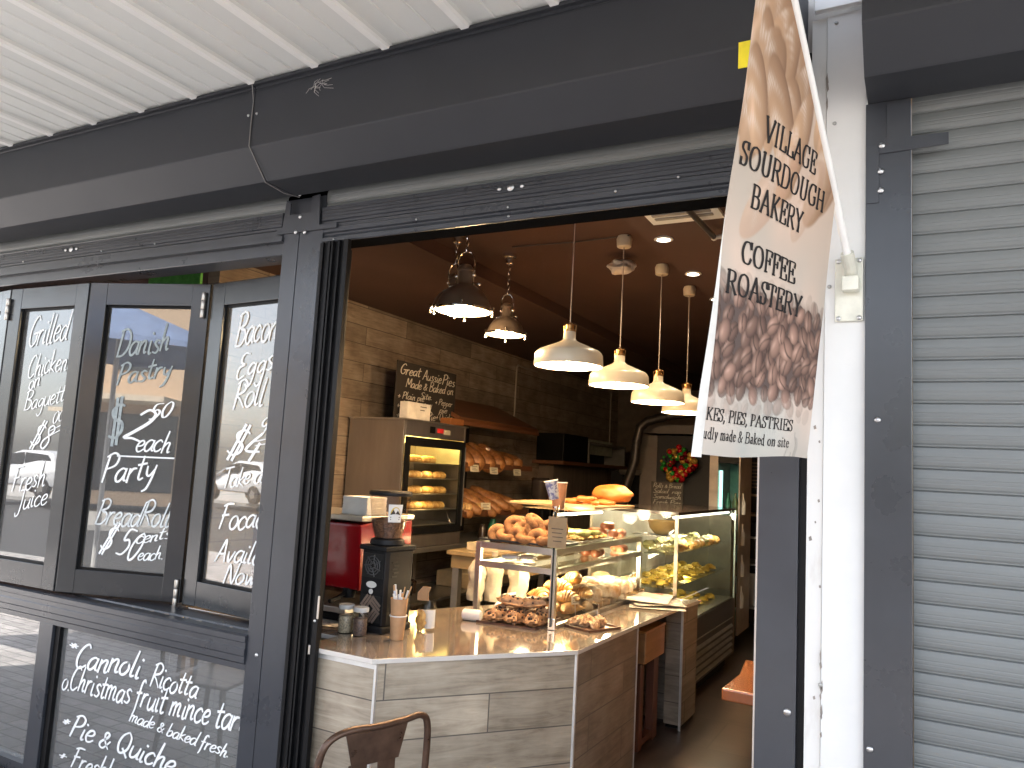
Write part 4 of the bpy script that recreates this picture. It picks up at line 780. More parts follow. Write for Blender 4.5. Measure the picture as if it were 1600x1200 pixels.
# ================================================================ back bench, pie warmer
t = thing('back_bench', 'stainless steel back bench along the tiled wall carrying the pie warmer', 'bench', (-4.2, 4, 0))
MB().box(-4.57, -3.9, 2.2, 6.6, .885, .925, bev=.004).build('bench_top', STEEL, t)
MB().box(-4.57, -3.95, 2.25, 6.55, .42, .445).build('lower_shelf', STEEL, t)
for y in (2.3, 3.72, 5.2, 6.5):
    for x in (-3.96, -4.5): MB().box(x - .022, x + .022, y - .022, y + .022, .0, .884).build('leg', STEEL, t)
PW = mat('warm steel sheet', (.36, .325, .295), .3, .85, var=.10, scale=2, stretch=(3, 3, .6))
t = thing('pie_warmer', 'tall stainless pie warmer with glass door and lit shelves on the back bench', 'pie warmer', (-4.25, 3.15, .93))
wx0, wx1, wy0, wy1, wz0, wz1 = -4.55, -3.95, 2.65, 3.68, .93, 2.035
m = MB(); m.box(wx0, wx1, wy0, wy0 + .03, wz0, wz1); m.box(wx0, wx1, wy1 - .03, wy1, wz0, wz1); m.box(wx0, wx1, wy0 + .03, wy1 - .03, 1.90, wz1); m.box(wx0, wx1, wy0 + .03, wy1 - .03, wz0, wz0 + .11); m.box(wx0, wx0 + .03, wy0 + .03, wy1 - .03, wz0 + .11, 1.90)
m.build('body', PW, t, bevel=.003)
MB().box(wx0 - .005, wx1 + .015, wy0 - .01, wy1 + .02, wz1 + .0005, wz1 + .014).build('lid', STEEL, t)
dz0, dz1 = wz0 + .115, 1.895
m = MB(); m.box(wx1 + .001, wx1 + .022, wy0 + .03, wy0 + .09, dz0, dz1); m.box(wx1 + .001, wx1 + .022, wy1 - .10, wy1 - .03, dz0, dz1); m.box(wx1 + .002, wx1 + .021, wy0 + .09, wy1 - .10, dz1 - .08, dz1); m.box(wx1 + .002, wx1 + .021, wy0 + .09, wy1 - .10, dz0, dz0 + .06)
df = m.build('door', BLACK, t)
MB().box(wx1 + .008, wx1 + .013, wy0 + .09, wy1 - .10, dz0 + .06, dz1 - .08).build('glass', GLASS, df)
MB().box(wx1 + .0225, wx1 + .03, wy1 - .035, wy1 - .028, dz0 + .05, dz1 - .05).build('edge_strip', STEEL, df)
MB().box(wx1 + .001, wx1 + .006, wy0 + .4, wy0 + .48, 1.945, 2.005).build('switch', BLACK, t); MB().box(wx1 + .001, wx1 + .006, wy0 + .52, wy0 + .62, 1.955, 1.995).build('display', emis('red digits', (.5, .02, .02), .12), t); MB().box(wx1 + .001, wx1 + .005, wy0 + .63, wy0 + .74, 1.945, 1.99).build('panel_plate', mat('cream plate', (.5, .44, .34), .5), t)
shz = [1.675, 1.535, 1.395, 1.255, 1.12]
for z in shz: MB().box(wx0 + .04, wx1 - .02, wy0 + .035, wy1 - .04, z - .006, z).build('wire_shelf', STEEL, t)
MB().box(wx0 + .1, wx1 - .1, wy0 + .2, wy1 - .3, 1.86, 1.88).build('heat_lamp', emis('yellow heat lamp', (1, .75, .2), 7), t)
light('warmer_light', (-4.2, 3.05, 1.83), 1.3, (1, .72, .2), .06); light('warmer_light', (-4.02, 3.1, 1.33), .9, (1, .66, .25), .05); light('warmer_light', (-4.02, 3.2, 1.6), .8, (1, .66, .25), .05)
light('warmer_light', (-4.02, 3.2, 1.47), .7, (1, .66, .25), .05)
# ================================================================ bakery goods
def crust(name, c1, c2, sc=14, rough=.55, bump=.4, bs=45, coat=0.): return mat(name, c1, rough, col2=c2, scale=sc, bump=bump, bscale=bs, lo=.36, hi=.62, coat=coat)
CRO = crust('croissant crust', (.30, .115, .025), (.62, .36, .12), 18, coat=.25); DON = crust('sugared doughnut', (.23, .10, .032), (.40, .19, .075), 30, .8, .5, 160)
LOAF = crust('loaf crust', (.20, .07, .018), (.46, .21, .07), 11, .5, .6, 34, .35); PIE = crust('pie pastry', (.38, .17, .04), (.72, .46, .16), 20, coat=.2)
FRU = crust('fruit bun crust', (.26, .12, .05), (.46, .27, .14), 22, .6, .5, 50); FLR = crust('floured roll', (.42, .24, .10), (.74, .64, .5), 12, .75, .3, 40)
YEL = crust('yellow cheese bake', (.55, .33, .03), (.78, .58, .13), 16); PNK = crust('pink iced bun', (.30, .09, .045), (.42, .16, .09), 10, .4, .1); GRN = crust('salad filling', (.12, .16, .03), (.55, .5, .2), 30)
ORG = crust('orange crust', (.38, .12, .02), (.52, .20, .04), 7, .45, .25, 30); RAIS = mat('raisin', (.025, .012, .01), .5); FILM = glass('cellophane', (.96, .95, .93), 1.35, .12)
TRAYB = mat('black tray', (.018, .016, .015), .45); TRAYR = mat('brown tray', (.10, .045, .028), .4); CARD = mat('cream price card', (.62, .56, .42), .7); INKB = mat('card ink', (.05, .04, .035), .8)

def croissant_mesh():
    m = MB(); N = 46; n = 16; L = .145; vs = []
    for i in range(N + 1):
        s = i / N * 2 - 1; seg = (i / N * 7) % 1; e = max(0, 1 - abs(s) ** 1.7)
        r = .008 + .031 * e * (1 - .10 * abs(s)); r *= .84 + .24 * (seg ** .6); a = s * 1.05; cx, cy = .075 * math.sin(a), -.075 * (1 - math.cos(a)) 
        d = Vector((math.cos(a), -math.sin(a), 0)); q = Vector((math.sin(a), math.cos(a), 0))
        for k in range(n):
            th = 2 * math.pi * k / n; p = Vector((cx, cy, .028)) + q * (math.cos(th) * r) + Vector((0, 0, math.sin(th) * r * .9)); p += d * .010 * math.sin(th); p.z = max(p.z, .001 + .004 * abs(s)); vs.append(p)
    m.add(vs, [(i * n + k, i * n + (k + 1) % n, (i + 1) * n + (k + 1) % n, (i + 1) * n + k) for i in range(N) for k in range(n)] + [tuple(range(n)), tuple(range(N * n, N * n + n))]); return m
def donut_mesh():
    m = MB(); vs = []; A, B = 26, 14
    for i in range(A):
        for k in range(B):
            a, b = 2 * math.pi * i / A, 2 * math.pi * k / B; q = 1 + .07 * mnoise.noise(Vector((math.cos(a) * 2, math.sin(a) * 2, math.sin(b))))
            r = .034 + .0225 * math.cos(b) * q; vs.append((r * math.cos(a), r * math.sin(a), .0215 * math.sin(b) * q))
    m.add(vs, [(i * B + k, ((i + 1) % A) * B + k, ((i + 1) % A) * B + (k + 1) % B, i * B + (k + 1) % B) for i in range(A) for k in range(B)]); return m
def loaf_mesh(l, w, h, seed=0, cuts=4, pointy=.5):
    m = MB(); N = 40; n = 18; vs = []
    for i in range(N + 1):
        s = i / N * 2 - 1; e = (1 - abs(s) ** (2.2 + 2 * (1 - pointy))) ** .5 if abs(s) < 1 else 0; cut = (i / N * cuts) % 1; dent = .10 * math.exp(-((cut - .5) / .13) ** 2) if cuts else 0
        for k in range(n):
            th = 2 * math.pi * k / n; up = max(0, math.sin(th)); q = 1 - dent * up + .06 * mnoise.noise(Vector((s * 3, math.cos(th) * 1.5, math.sin(th) * 1.5 + seed)))
            vs.append((s * l / 2, math.cos(th) * w / 2 * e * q, max(0, h * .42 + math.sin(th) * h * .58 * (.25 + .75 * e) * q)))
    m.add(vs, [(i * n + k, i * n + (k + 1) % n, (i + 1) * n + (k + 1) % n, (i + 1) * n + k) for i in range(N) for k in range(n)] + [tuple(range(n)), tuple(range(N * n, N * n + n))]); return m
PROTO = {}
def place(kind, mesh_fn, material, name, label, cat, group, loc, rot=(0, 0, 0), s=1., smooth=True, extra=None):
    """one piece of baking = one top-level object sharing its mesh with its kind"""
    if kind not in PROTO:
        o = mesh_fn().build(name, material, None, smooth=smooth); PROTO[kind] = o; o['_used'] = 0
        if extra: extra(o)
    base = PROTO[kind]
    if base['_used'] == 0: o = base; base['_used'] = 1
    else:
        o = base.copy(); COL.objects.link(o)
        for ch in [q for q in COL.objects if q.parent == base]: d = ch.copy(); COL.objects.link(d); d.parent = o
    o.location = Vector(loc); o.rotation_euler = [R(a) for a in rot]; o.scale = (s, s, s) if not isinstance(s, tuple) else s
    return tag(o, label, cat, group)
def tray(x0, x1, y0, y1, z, m, label, rot=0., name='tray', lip=.012):
    t = MB(); c = Vector(((x0 + x1) / 2, (y0 + y1) / 2, 0)); Mx = Matrix.Translation(c) @ rotm(0, 0, rot); hx, hy = (x1 - x0) / 2, (y1 - y0) / 2
    t.box(-hx, hx, -hy, hy, z + .0006, z + .004, Mx)
    for a in ((-hx, -hx + .006, -hy, hy), (hx - .006, hx, -hy, hy), (-hx + .006, hx - .006, -hy, -hy + .006), (-hx + .006, hx - .006, hy - .006, hy)): t.box(*a, z + .004, z + lip, Mx)
    return tag(t.build(name, m, None), label, 'tray')
def price_tag(p, rz, label, w=.05, h=.06, stem=.05, group='price cards in the display'):
    t = thing('price_tag', label, 'price tag', p, group)
    Mx = Matrix.Translation(Vector(p)) @ rotm(-8, 0, rz)
    MB().box(-w / 2, w / 2, -.001, .001, stem, stem + h, Mx).build('card', CARD, t)
    m = MB(); [m.box(-w * .32, w * (.32 if k != 1 else .12), -.0016, -.0012, stem + h * (.72 - .24 * k), stem + h * (.79 - .24 * k), Mx) for k in range(3)]; m.build('writing', INKB, t)
    if stem > .01: MB().box(-.002, .002, .0012, .0024, 0, stem + .01, Mx).build('stem', ALU, t)
    return t
zt = zc + .001
# fruit scrolls on the front tray
f0 = at(770, 985, z=zc); tray(-2.19, -1.84, 1.02, 1.42, zc, TRAYR, 'low brown tray of fruit buns at the front of the display rack', 4)
def fruit_extra(o):
    m = MB(); r = random.Random(3)
    for k in range(26):
        a, b = r.uniform(0, 6.28), r.uniform(.15, 1.35); m.ball((.088 * math.cos(a) * math.sin(b) * 1.02, .052 * math.sin(a) * math.sin(b) * 1.02, .026 + .034 * math.cos(b)), r.uniform(.004, .008), nu=7, nv=5)
    m.build('raisins', RAIS, o, smooth=True)
fb = lambda: (lambda m: m.ball((0, 0, .026), (.092, .055, .036), amp=.35, freq=9, seed=2, nu=24, nv=14, squash=.3))(MB())
for k in range(3):
    place('fruit', fb, FRU, 'fruit_bun', 'glazed fruit bun dotted with raisins on the low brown tray', 'bun', 'raisin fruit buns', (-2.09 + k * .108, 1.10 + .012 * k, zc + .005), (0, 0, 80 + 9 * k), (1, .95, 1.15), extra=fruit_extra)
    place('fruit', fb, FRU, 'fruit_bun', 'glazed fruit bun dotted with raisins on the low brown tray', 'bun', 'raisin fruit buns', (-2.10 + k * .11, 1.235 + .01 * k, zc + .02), (8, 0, 75 + 12 * k), (1, .95, 1.15))
place('fruit', fb, FRU, 'fruit_bun', 'glazed fruit bun dotted with raisins on the low brown tray', 'bun', 'raisin fruit buns', (-2.03, 1.17, zc + .082), (0, 6, 20), (1.05, 1, 1)); place('fruit', fb, FRU, 'fruit_bun', 'glazed fruit bun dotted with raisins on the low brown tray', 'bun', 'raisin fruit buns', (-1.92, 1.21, zc + .085), (0, -8, 40), (1, 1, 1))
# croissants
tray(-2.22, -1.80, 1.44, 1.98, zc, TRAYB, 'black tray under the heap of croissants')
crl = 'golden flaky croissant in the heap behind the fruit buns'
for x, y, z, rx, ry, rz, s in ((-2.10, 1.50, .02, 0, 0, 10, 1.1), (-1.95, 1.50, .02, 0, 0, -20, 1.15), (-1.85, 1.53, .02, 0, 0, 60, 1.1), (-2.08, 1.66, .02, 0, 0, 30, 1.15), (-1.93, 1.68, .02, 0, 0, -5, 1.15), (-2.03, 1.53, .075, 10, 4, -35, 1.25), (-1.88, 1.56, .075, 8, 0, 12, 1.2), (-1.97, 1.62, .125, 4, 6, 25, 1.25), (-1.90, 1.70, .16, 6, -14, -25, 1.35), (-1.86, 1.74, .08, 0, 0, 0, 1.2)):
    place('croissant', croissant_mesh, CRO, 'croissant', crl, 'croissant', 'croissants in the display', (x, y, zc + z), (rx, ry, rz), s)
# rolls and pastries along the lower level
for k in range(22):
    y = 1.78 + (k // 3) * .125 + rnd.uniform(-.02, .02); x = -2.08 + (k % 3) * .125 + rnd.uniform(-.015, .015); z = zc + .004
    if k // 3 < 5: place('roll', lambda: loaf_mesh(.12, .095, .075, 2, 2, .3), FLR, 'bread_roll', 'flour dusted bread roll in the lower level of the display rack', 'bread roll', 'floured rolls in the display', (x, y, z), (0, 0, rnd.uniform(0, 180)), rnd.uniform(.95, 1.15))
    else: place('scroll', lambda: MB().ball((0, 0, .022), (.06, .055, .03), amp=.5, freq=14, seed=6, nu=22, nv=12, squash=.3), PIE, 'pastry_scroll', 'golden pastry scroll at the far end of the display rack', 'pastry', 'pastry scrolls in the display', (x, y, z), (0, 0, rnd.uniform(0, 180)), 1.1)
for k in range(18):
    place('roll', None, None, 'bread_roll', 'flour dusted bread roll in the lower level of the display rack', 'bread roll', 'floured rolls in the display', (-2.02 + (k % 3) * .10 + rnd.uniform(-.02, .02), 1.84 + (k // 3) * .135, zc + .06 + .012 * (k % 2)), (rnd.uniform(-8, 8), 0, rnd.uniform(0, 180)), rnd.uniform(1., 1.2))
for i, (y, lab) in enumerate(((1.52, 'small cream price card nearest the glass corner clip'), (1.74, 'small cream price card second along the lower glass'), (1.98, 'small cream price card third along the lower glass'), (2.36, 'small cream price card fourth along the lower glass'), (2.5, 'small cream price card at the far end of the lower glass'))):
    price_tag((-1.80, y, zc + .004), 62, lab, .055, .05, .075)
# doughnuts on the top tray
tray(-2.29, -1.80, 1.18, 1.52, 1.239, TRAYB, 'black tray of sugared doughnuts on top of the steel rack')
dl = 'cinnamon sugar ring doughnut in the heap on the black tray'
r2 = random.Random(5)
for x, y, z, rx, ry, rz in ((-2.20, 1.25, .03, 70, 10, 20), (-2.14, 1.24, .03, 20, -10, 60), (-2.07, 1.23, .03, 72, 6, -20), (-2.00, 1.22, .028, 15, 0, 40), (-1.93, 1.22, .028, 66, 10, 5), (-1.87, 1.22, .025, 5, -5, -10), (-2.17, 1.32, .03, 90, 0, 80), (-2.09, 1.31, .03, 76, 0, 40), (-2.0, 1.31, .03, 65, 8, 0), (-1.92, 1.31, .03, 78, 0, 30), (-2.11, 1.28, .085, 68, 14, 30), (-2.05, 1.28, .078, 20, 20, -30), (-1.965, 1.26, .085, 74, -16, 20), (-1.89, 1.27, .082, 58, 0, -8), (-1.985, 1.29, .118, 25, 30, 35), (-2.13, 1.38, .08, 60, 0, 10), (-1.84, 1.3, .085, 80, 0, 50)):
    place('donut', donut_mesh, DON, 'doughnut', dl, 'doughnut', 'cinnamon doughnuts', (x, y, 1.245 + z), (rx, ry, rz), 1.12)
# slices, iced buns on the glass shelves
tray(-2.1, -1.80, 1.56, 2.1, 1.239, STEEL, 'steel tray of golden slices under the display glass')
for k in range(18):
    place('slice', lambda: MB().ball((0, 0, .014), (.045, .03, .02), amp=.7, freq=16, seed=3, squash=.4), PIE, 'savoury_slice', 'golden savoury slice on the steel tray behind the top glass', 'pastry', 'savoury slices on the top tray', (-2.05 + (k % 3) * .09, 1.62 + (k // 3) * .078, 1.2435), (0, 0, r2.uniform(-20, 20)), 1.05)
for k in range(8):
    place('wrap', lambda: loaf_mesh(.13, .035, .03, 1, 0, .2), GRN, 'filled_roll', 'slim green filled roll lying on the top display tray', 'filled roll', 'green filled rolls', (-2.03 + (k % 4) * .062, 1.68 + (k // 4) * .17, 1.272), (0, 0, 75 + r2.uniform(-12, 12)), 1.)
pl = 'pink iced bun on the display shelf'
for x, y, z in ((-1.95, 2.22, 1.2395), (-1.86, 2.25, 1.2395), (-2.02, 2.3, 1.2395), (-1.91, 2.27, 1.285), (-1.85, 2.38, 1.2395), (-1.86, 1.95, 1.129), (-1.93, 1.99, 1.129), (-1.88, 2.06, 1.129), (-1.86, 2.44, 1.129), (-1.93, 2.5, 1.129)):
    place('iced', lambda: loaf_mesh(.12, .07, .05, 4, 0, .2), PNK, 'iced_bun', pl, 'iced bun', 'pink iced buns', (x, y, z), (0, 0, r2.uniform(60, 120)), 1.)
for k in range(2):
    place('meringue', lambda: MB().ball((0, 0, .014), (.055, .04, .02), amp=.4, freq=10, seed=5, squash=.4), mat('white icing', (.75, .74, .72), .5), 'iced_finger', 'white iced finger on the lower glass shelf of the rack', 'bun', 'white iced fingers', (-2.13 + k * .075, 1.30 + k * .06, 1.1292), (0, 0, 20), 1.)
# bread board on top of the display
bp = at(905, 787, z=1.435); 
t = tag(MB().prism([(-2.42, 1.78), (-2.06, 1.76), (-1.82, 1.80), (-1.80, 2.5), (-2.3, 2.55), (-2.45, 2.2)], 1.4355, 1.452).build('bread_board', mat('pale timber board', (.42, .28, .14), .5, var=.12, scale=3, stretch=(1, 8, 1)), None, bevel=.004), 'pale timber bread board laid across the top of the display glass', 'bread board')
for k in range(12):
    place('oslice', lambda: loaf_mesh(.12, .05, .03, 6, 0, .1), ORG, 'bread_slice', 'orange toasted bread slice on the timber board', 'bread slice', 'toasted slices on the board', (-2.13 + (k % 4) * .075, 2.02 + (k // 4) * .13, 1.453 + (.022 if k in (5, 6, 2) else 0)), (r2.uniform(-8, 8), r2.uniform(-6, 6), r2.uniform(0, 180)), 1.)
tag((lambda m: m.ball((0, 0, .062), (.15, .13, .075), amp=.12, freq=6, seed=3, nu=28, nv=16, squash=.2))(MB()).build('round_loaf', ORG, None, smooth=True), 'large round orange loaf on the timber board under the wreath', 'loaf'); bpy.data.objects['round_loaf'].location = (-1.97, 2.5, 1.4535)
# fridge contents
yl = 'yellow cheese topped pastry inside the refrigerated display'
for k in range(48):
    lv = (FZ0 + .012, .8665)[k // 24]; q = k % 24
    place('yellow', lambda: MB().ball((0, 0, .022), (.055, .05, .032), amp=.5, freq=12, seed=8, squash=.4), YEL, 'cheese_pastry', yl, 'pastry', 'yellow cheese pastries', (-1.95 + (q % 3) * .13, 2.86 + (q // 3) * .205, lv), (0, 0, r2.uniform(0, 180)), r2.uniform(.75, .95))
for k in range(10):
    place('salad', lambda: MB().ball((0, 0, .03), (.07, .055, .042), amp=.6, freq=14, seed=12, squash=.3), crust('pale filled roll', (.30, .30, .08), (.66, .6, .36), 12), 'salad_roll', 'pale green salad roll on the upper fridge shelf', 'salad roll', 'salad rolls in the fridge', (-1.82 + (k % 2) * .13, 3.0 + (k // 2) * .3, 1.107), (0, 0, r2.uniform(0, 180)), r2.uniform(.9, 1.15))
for k in range(8):
    place('bagel', lambda: loaf_mesh(.13, .08, .06, 5, 3, .4), PIE, 'baguette_half', 'golden filled baguette along the front of the upper fridge shelf', 'baguette', 'filled baguettes in the fridge', (-1.66, 3.1 + k * .17, 1.107), (0, 0, r2.uniform(0, 180)), 1.05)
t = thing('glass_bowl', 'amber glass bowl inside the top of the refrigerated display', 'bowl', (-1.75, 3.05, 1.2))
MB().lathe([(.03, 1.228), (.06, 1.235), (.10, 1.28), (.115, 1.335), (.112, 1.335), (.095, 1.283), (.058, 1.24), (.001, 1.236)], (-1.75, 3.02, 0), 28, cap=False).build('bowl', mat('amber bowl', (.45, .3, .12), .15), t, smooth=True)
MB().box(-1.95, -1.6, 2.9, 3.2, 1.222, 1.227).build('shelf_plate', STEEL, t)
price_tag((-1.60, 3.0, FZ0 + .011), 80, 'cream price card standing in the fridge by the newspapers', .08, .07, .03)
price_tag((-1.60, 3.5, FZ0 + .011), 80, 'cream price card standing at the far end of the fridge deck', .09, .09, .02)
# pies in the warmer
for i, z in enumerate(shz):
    n = (6, 8, 8, 8, 2)[i]
    for k in range(n):
        place('pieroll', lambda: loaf_mesh(.2, .085, .06, 9, 5, .3), PIE, 'pastry_roll', 'golden pastry roll on a shelf of the lit pie warmer', 'pastry roll', 'pastry rolls in the pie warmer', (-4.08 - (k % 2) * .13, wy0 + .18 + (k // 2) * .205 + r2.uniform(-.02, .02), z + .0005), (0, 0, 88 + r2.uniform(-14, 14)), (1, 1, 1.1))
# bread shelves with hood
HOOD = mat('stained timber', (.16, .062, .026), .45, var=.2, scale=3, stretch=(4, .5, 4), coat=.2)
t = thing('bread_shelf', 'timber wall shelving for loaves with a sloping timber hood', 'bread shelf', (-4.3, 4.5, 1.1))
MB().prism([(-4.57, 2.40), (-4.57, 2.36), (-4.0, 2.105), (-3.985, 2.14)], 3.62, 5.36, 'y').build('hood', HOOD, t)
MB().box(-4.02, -3.985, 3.62, 5.37, 2.07, 2.104).build('hood_rail', HOOD, t)
for z, y1 in ((1.67, 5.27), (1.185, 5.2)): 
    MB().prism([(-4.56, z + .05), (-4.56, z + .025), (-4.0, z - .02), (-4.0, z + .035), (-4.02, z + .035), (-4.02, z + .005)], 3.7, y1, 'y').build('shelf', HOOD, t)
MB().box(-4.56, -4.05, 3.7, 3.72, .93, 2.1).build('side_board', HOOD, t)
MB().box(-4.575, -4.562, 3.72, 4.75, .95, 2.3).build('back_board', DARK, t)
tl = 'plump brown loaf in a clear bag on the upper bread shelf'
for k in range(6):
    y = 3.86 + k * .22; h = .30 if k < 4 else .24
    place('loafU', lambda: loaf_mesh(.40, .19, .16, 3, 0, .35), LOAF, 'bread_loaf', tl, 'loaf', 'loaves on the upper bread shelf', (-4.2, y, 1.70), (0, 32 if k < 4 else 14, 12), (1, 1.05, 1.15 if k < 4 else .9))
    fm = MB(); fm.ball((-4.16, y, 1.79), (.19, .10, .12), amp=.5, freq=12, seed=k, nu=20, nv=12); tag(fm.build('bread_bag', FILM), 'crinkled clear bag around a loaf on the upper bread shelf', 'bag', 'clear bread bags')
tl = 'long crusty baguette on the lower bread shelf'
for k in range(8):
    y = 3.84 + k * .15
    place('bag', lambda: loaf_mesh(.5, .12, .10, 7, 5, .7), LOAF, 'baguette', tl, 'baguette', 'baguettes on the lower bread shelf', (-4.2 + .02 * (k % 2), y, 1.235 + .03 * (k % 3)), (0, 24 if k < 6 else 16, 18 + r2.uniform(-10, 10)), (1, 1.1, 1.1))
for k in range(4):
    place('bun', lambda: MB().ball((0, 0, .04), (.07, .065, .05), amp=.25, seed=3, squash=.4), crust('pale bun', (.5, .27, .09), (.72, .5, .24), 8), 'bread_bun', 'pale golden bun at the near end of the lower bread shelf', 'bun', 'buns on the lower bread shelf', (-4.06, 3.8 + k * .125, 1.205), (0, 0, 30 * k), 1.1)
for y, z, lab, rz in ((3.93, 1.66, 'cream price card under the upper bread shelf beside the warmer', 80), (4.33, 1.645, 'cream price card in the middle of the upper bread shelf edge', 80), (4.86, 1.64, 'cream price card at the far end of the upper bread shelf', 80), (4.2, 1.28, 'cream price card leaning among the baguettes', 70)):
    price_tag((-3.975, y, z - .045), rz, lab, .13, .07, .0, 'price cards on the bread shelves')
# ================================================================ things on the counter
KRAFT = mat('kraft paper', (.42, .24, .12), .75, var=.1, scale=20); PAPER = mat('white paper', (.74, .73, .70), .8, var=.05)
g0 = at(590, 992, z=zc); gM = Matrix.Translation(Vector((g0.x - .07, g0.y + .11, zc))) @ rotm(0, 0, -4)
t = thing('coffee_grinder', 'black coffee grinder with bean hopper on the left of the counter', 'coffee grinder', gM.translation)
GB = mat('black plastic', (.010, .010, .011), .5, var=.15, spec=.25)
def G(*a, **k): m = MB(); m.box(*a, M=gM, **k); return m
G(-.095, .095, -.10, .13, .0008, .035, bev=.008).build('base', GB, t)
m = MB(); m.prism([(-.075, -.085), (.075, -.085), (.085, -.06), (.085, .12), (-.085, .12), (-.085, -.06)], .0355, .40, 'z', gM); m.build('body', GB, t, bevel=.004)
m = MB(); m.prism([(-.09, -.10), (.09, -.10), (.095, .13), (-.095, .13)], .4005, .425, 'z', gM); m.build('shoulder', GB, t, bevel=.005)
m = MB(); m.box(-.068, .068, -.0885, -.0855, .265, .385, gM); m.build('fan_plate', mat('dark fan plate', (.008, .008, .008), .5), t)
m = MB()
for rr in (.018, .032, .046): m.tube([gM @ Vector((rr * math.cos(a), -.091, .325 + rr * math.sin(a))) for a in [2 * math.pi * k / 24 for k in range(24)]], .003, 6, closed=True)
for k in range(7):
    a = k * 2 * math.pi / 7; m.tube([gM @ Vector((.01 * math.cos(a), -.091, .325 + .01 * math.sin(a))), gM @ Vector((.055 * math.cos(a + .5), -.091, .325 + .055 * math.sin(a + .5)))], .003, 6)
m.build('fan_grille', mat('grey plastic', (.06, .06, .062), .4), t, smooth=True)
m = MB(); m.lathe([(.001, 0), (.03, 0), (.03, .003), (.001, .003)], (0, 0, 0), 24, gM @ Matrix.Translation((0, -.089, .232)) @ rotm(90) @ Matrix.Diagonal((1.1, .55, 1, 1))); m.build('badge', PAPER, t)
m = MB(); m.lathe([(.001, 0), (.013, 0), (.013, .003), (.001, .003)], (0, 0, 0), 18, gM @ Matrix.Translation((0, -.089, .198)) @ rotm(90)); m.build('button', PAPER, t)
m = MB(); m.box(-.066, .066, -.0885, -.0855, .05, .178, gM); m.build('weave_plate', MATS['dark fan plate'], t)
m = MB()
for sgn in (0, 1, 2, 3):
    for k in range(3):
        Mr = gM @ Matrix.Translation((0, -.0905, .114)) @ rotm(0, 90 * sgn + 38, 0); m.box(-.020, .062 - k * .010, -.001, .0015, .016 + k * .0165, .028 + k * .0165, Mr)
m.build('weave_inlay', mat('rose steel', (.42, .33, .28), .35, .7), t)
m = MB(); [m.box(.0855, .0875, -.04 + .012 * (k % 2), .0 + .012 * (k % 2), .27 + k * .018, .277 + k * .018, gM) for k in range(5)]; m.build('vent', MATS['dark fan plate'], t)
gc = gM @ Vector((0, .01, 0))
MB().lathe([(.085, zc + .425), (.09, zc + .432), (.085, zc + .452), (.07, zc + .458)], (gc.x, gc.y, 0), 28).build('collar', GB, t, smooth=True)
MB().lathe([(.07, zc + .458), (.088, zc + .52), (.105, zc + .66), (.108, zc + .678)], (gc.x, gc.y, 0), 32, cap=False).build('hopper', glass('smoky hopper', (.82, .78, .74), 1.5, .03), t, smooth=True)
MB().lathe([(.11, zc + .676), (.112, zc + .68), (.112, zc + .692), (.105, zc + .70)], (gc.x, gc.y, 0), 32).build('lid', GB, t, smooth=True)
m = MB(); m.lathe([(.065, zc + .462), (.083, zc + .522), (.089, zc + .55), (.05, zc + .562), (.001, zc + .558)], (gc.x, gc.y, 0), 24); m.build('beans', mat('roasted beans', (.16, .085, .05), .45, var=.6, scale=60, bump=1, bscale=90), t, smooth=True)
# hopper sticker faces the camera side
dv = Vector((CAM[0] - gc.x, CAM[1] - gc.y, 0)).normalized(); an = math.atan2(dv.y, dv.x) + .30; m = MB(); k2 = MB(); k3 = MB()
for i in range(8):
    a0, a1 = an - .36 + .72 * i / 8, an - .36 + .72 * (i + 1) / 8
    def hp(a, z, o=0): r = .0965 + (z - .585) * .13 + .003 + o; return (gc.x + r * math.cos(a), gc.y + r * math.sin(a), zc + z)
    m.add([hp(a0, .545, 0), hp(a1, .545, 0), hp(a1, .635), hp(a0, .635)], [(0, 1, 2, 3)])
def hq(x, z, o=.001): return hp(an + x * .36, .545 + z * .09, o)
k2.add([hq(-.75, .42), hq(-.3, .72), hq(.0, .48), hq(.3, .68), hq(.75, .42)], [(0, 1, 2, 3, 4)])
ar = [hq(.72 * math.cos(a), .44 + .42 * math.sin(a), .0006) for a in [math.pi * q / 10 for q in range(11)]]; k3.add(ar, [tuple(range(11))])
m.build('label', PAPER, t); k2.build('mountain_mark', INKB, t); k3.build('sun_mark', mat('ochre print', (.6, .42, .04), .6), t)
m = MB(); m.add([hq(-.7, .26), hq(.7, .26), hq(.7, .32), hq(-.7, .32)], [(0, 1, 2, 3)]); m.add([hq(-.7, .14), hq(.7, .14), hq(.7, .19), hq(-.7, .19)], [(0, 1, 2, 3)]); m.build('small_print', INKB, t)

RG = mat('red machine enamel', (.24, .004, .008), .16, var=.05, coat=.6)
t = thing('coffee_machine', 'red and steel espresso machine behind the black grinder', 'coffee machine', (-2.95, .75, zc))
mx0, mx1, my0, my1 = -3.4, -2.62, .55, .98
m = MB(); m.prism([(.52, zc + .17), (.50, zc + .51), (.62, zc + .525), (.98, zc + .525), (.98, zc + .12), (.66, zc + .12)], mx0, mx1, 'x'); m.build('body', RG, t, bevel=.012)
MB().box(mx0 + .02, mx1 + .01, .50, .98, zc + .5255, zc + .555, bev=.006).build('cup_tray', STEEL, t)
MB().box(mx0, mx1 - .02, .45, .97, zc + .055, zc + .085, bev=.004).build('drip_tray', STEEL, t); MB().box(mx0, mx1 - .04, .47, .97, zc + .012, zc + .0545).build('base', BLACK, t)
for x in (-2.68, -3.3): MB().lathe([(.02, zc + .0008), (.022, zc + .01), (.018, zc + .012)], (x, .9, 0), 12).build('foot', RUB, t)
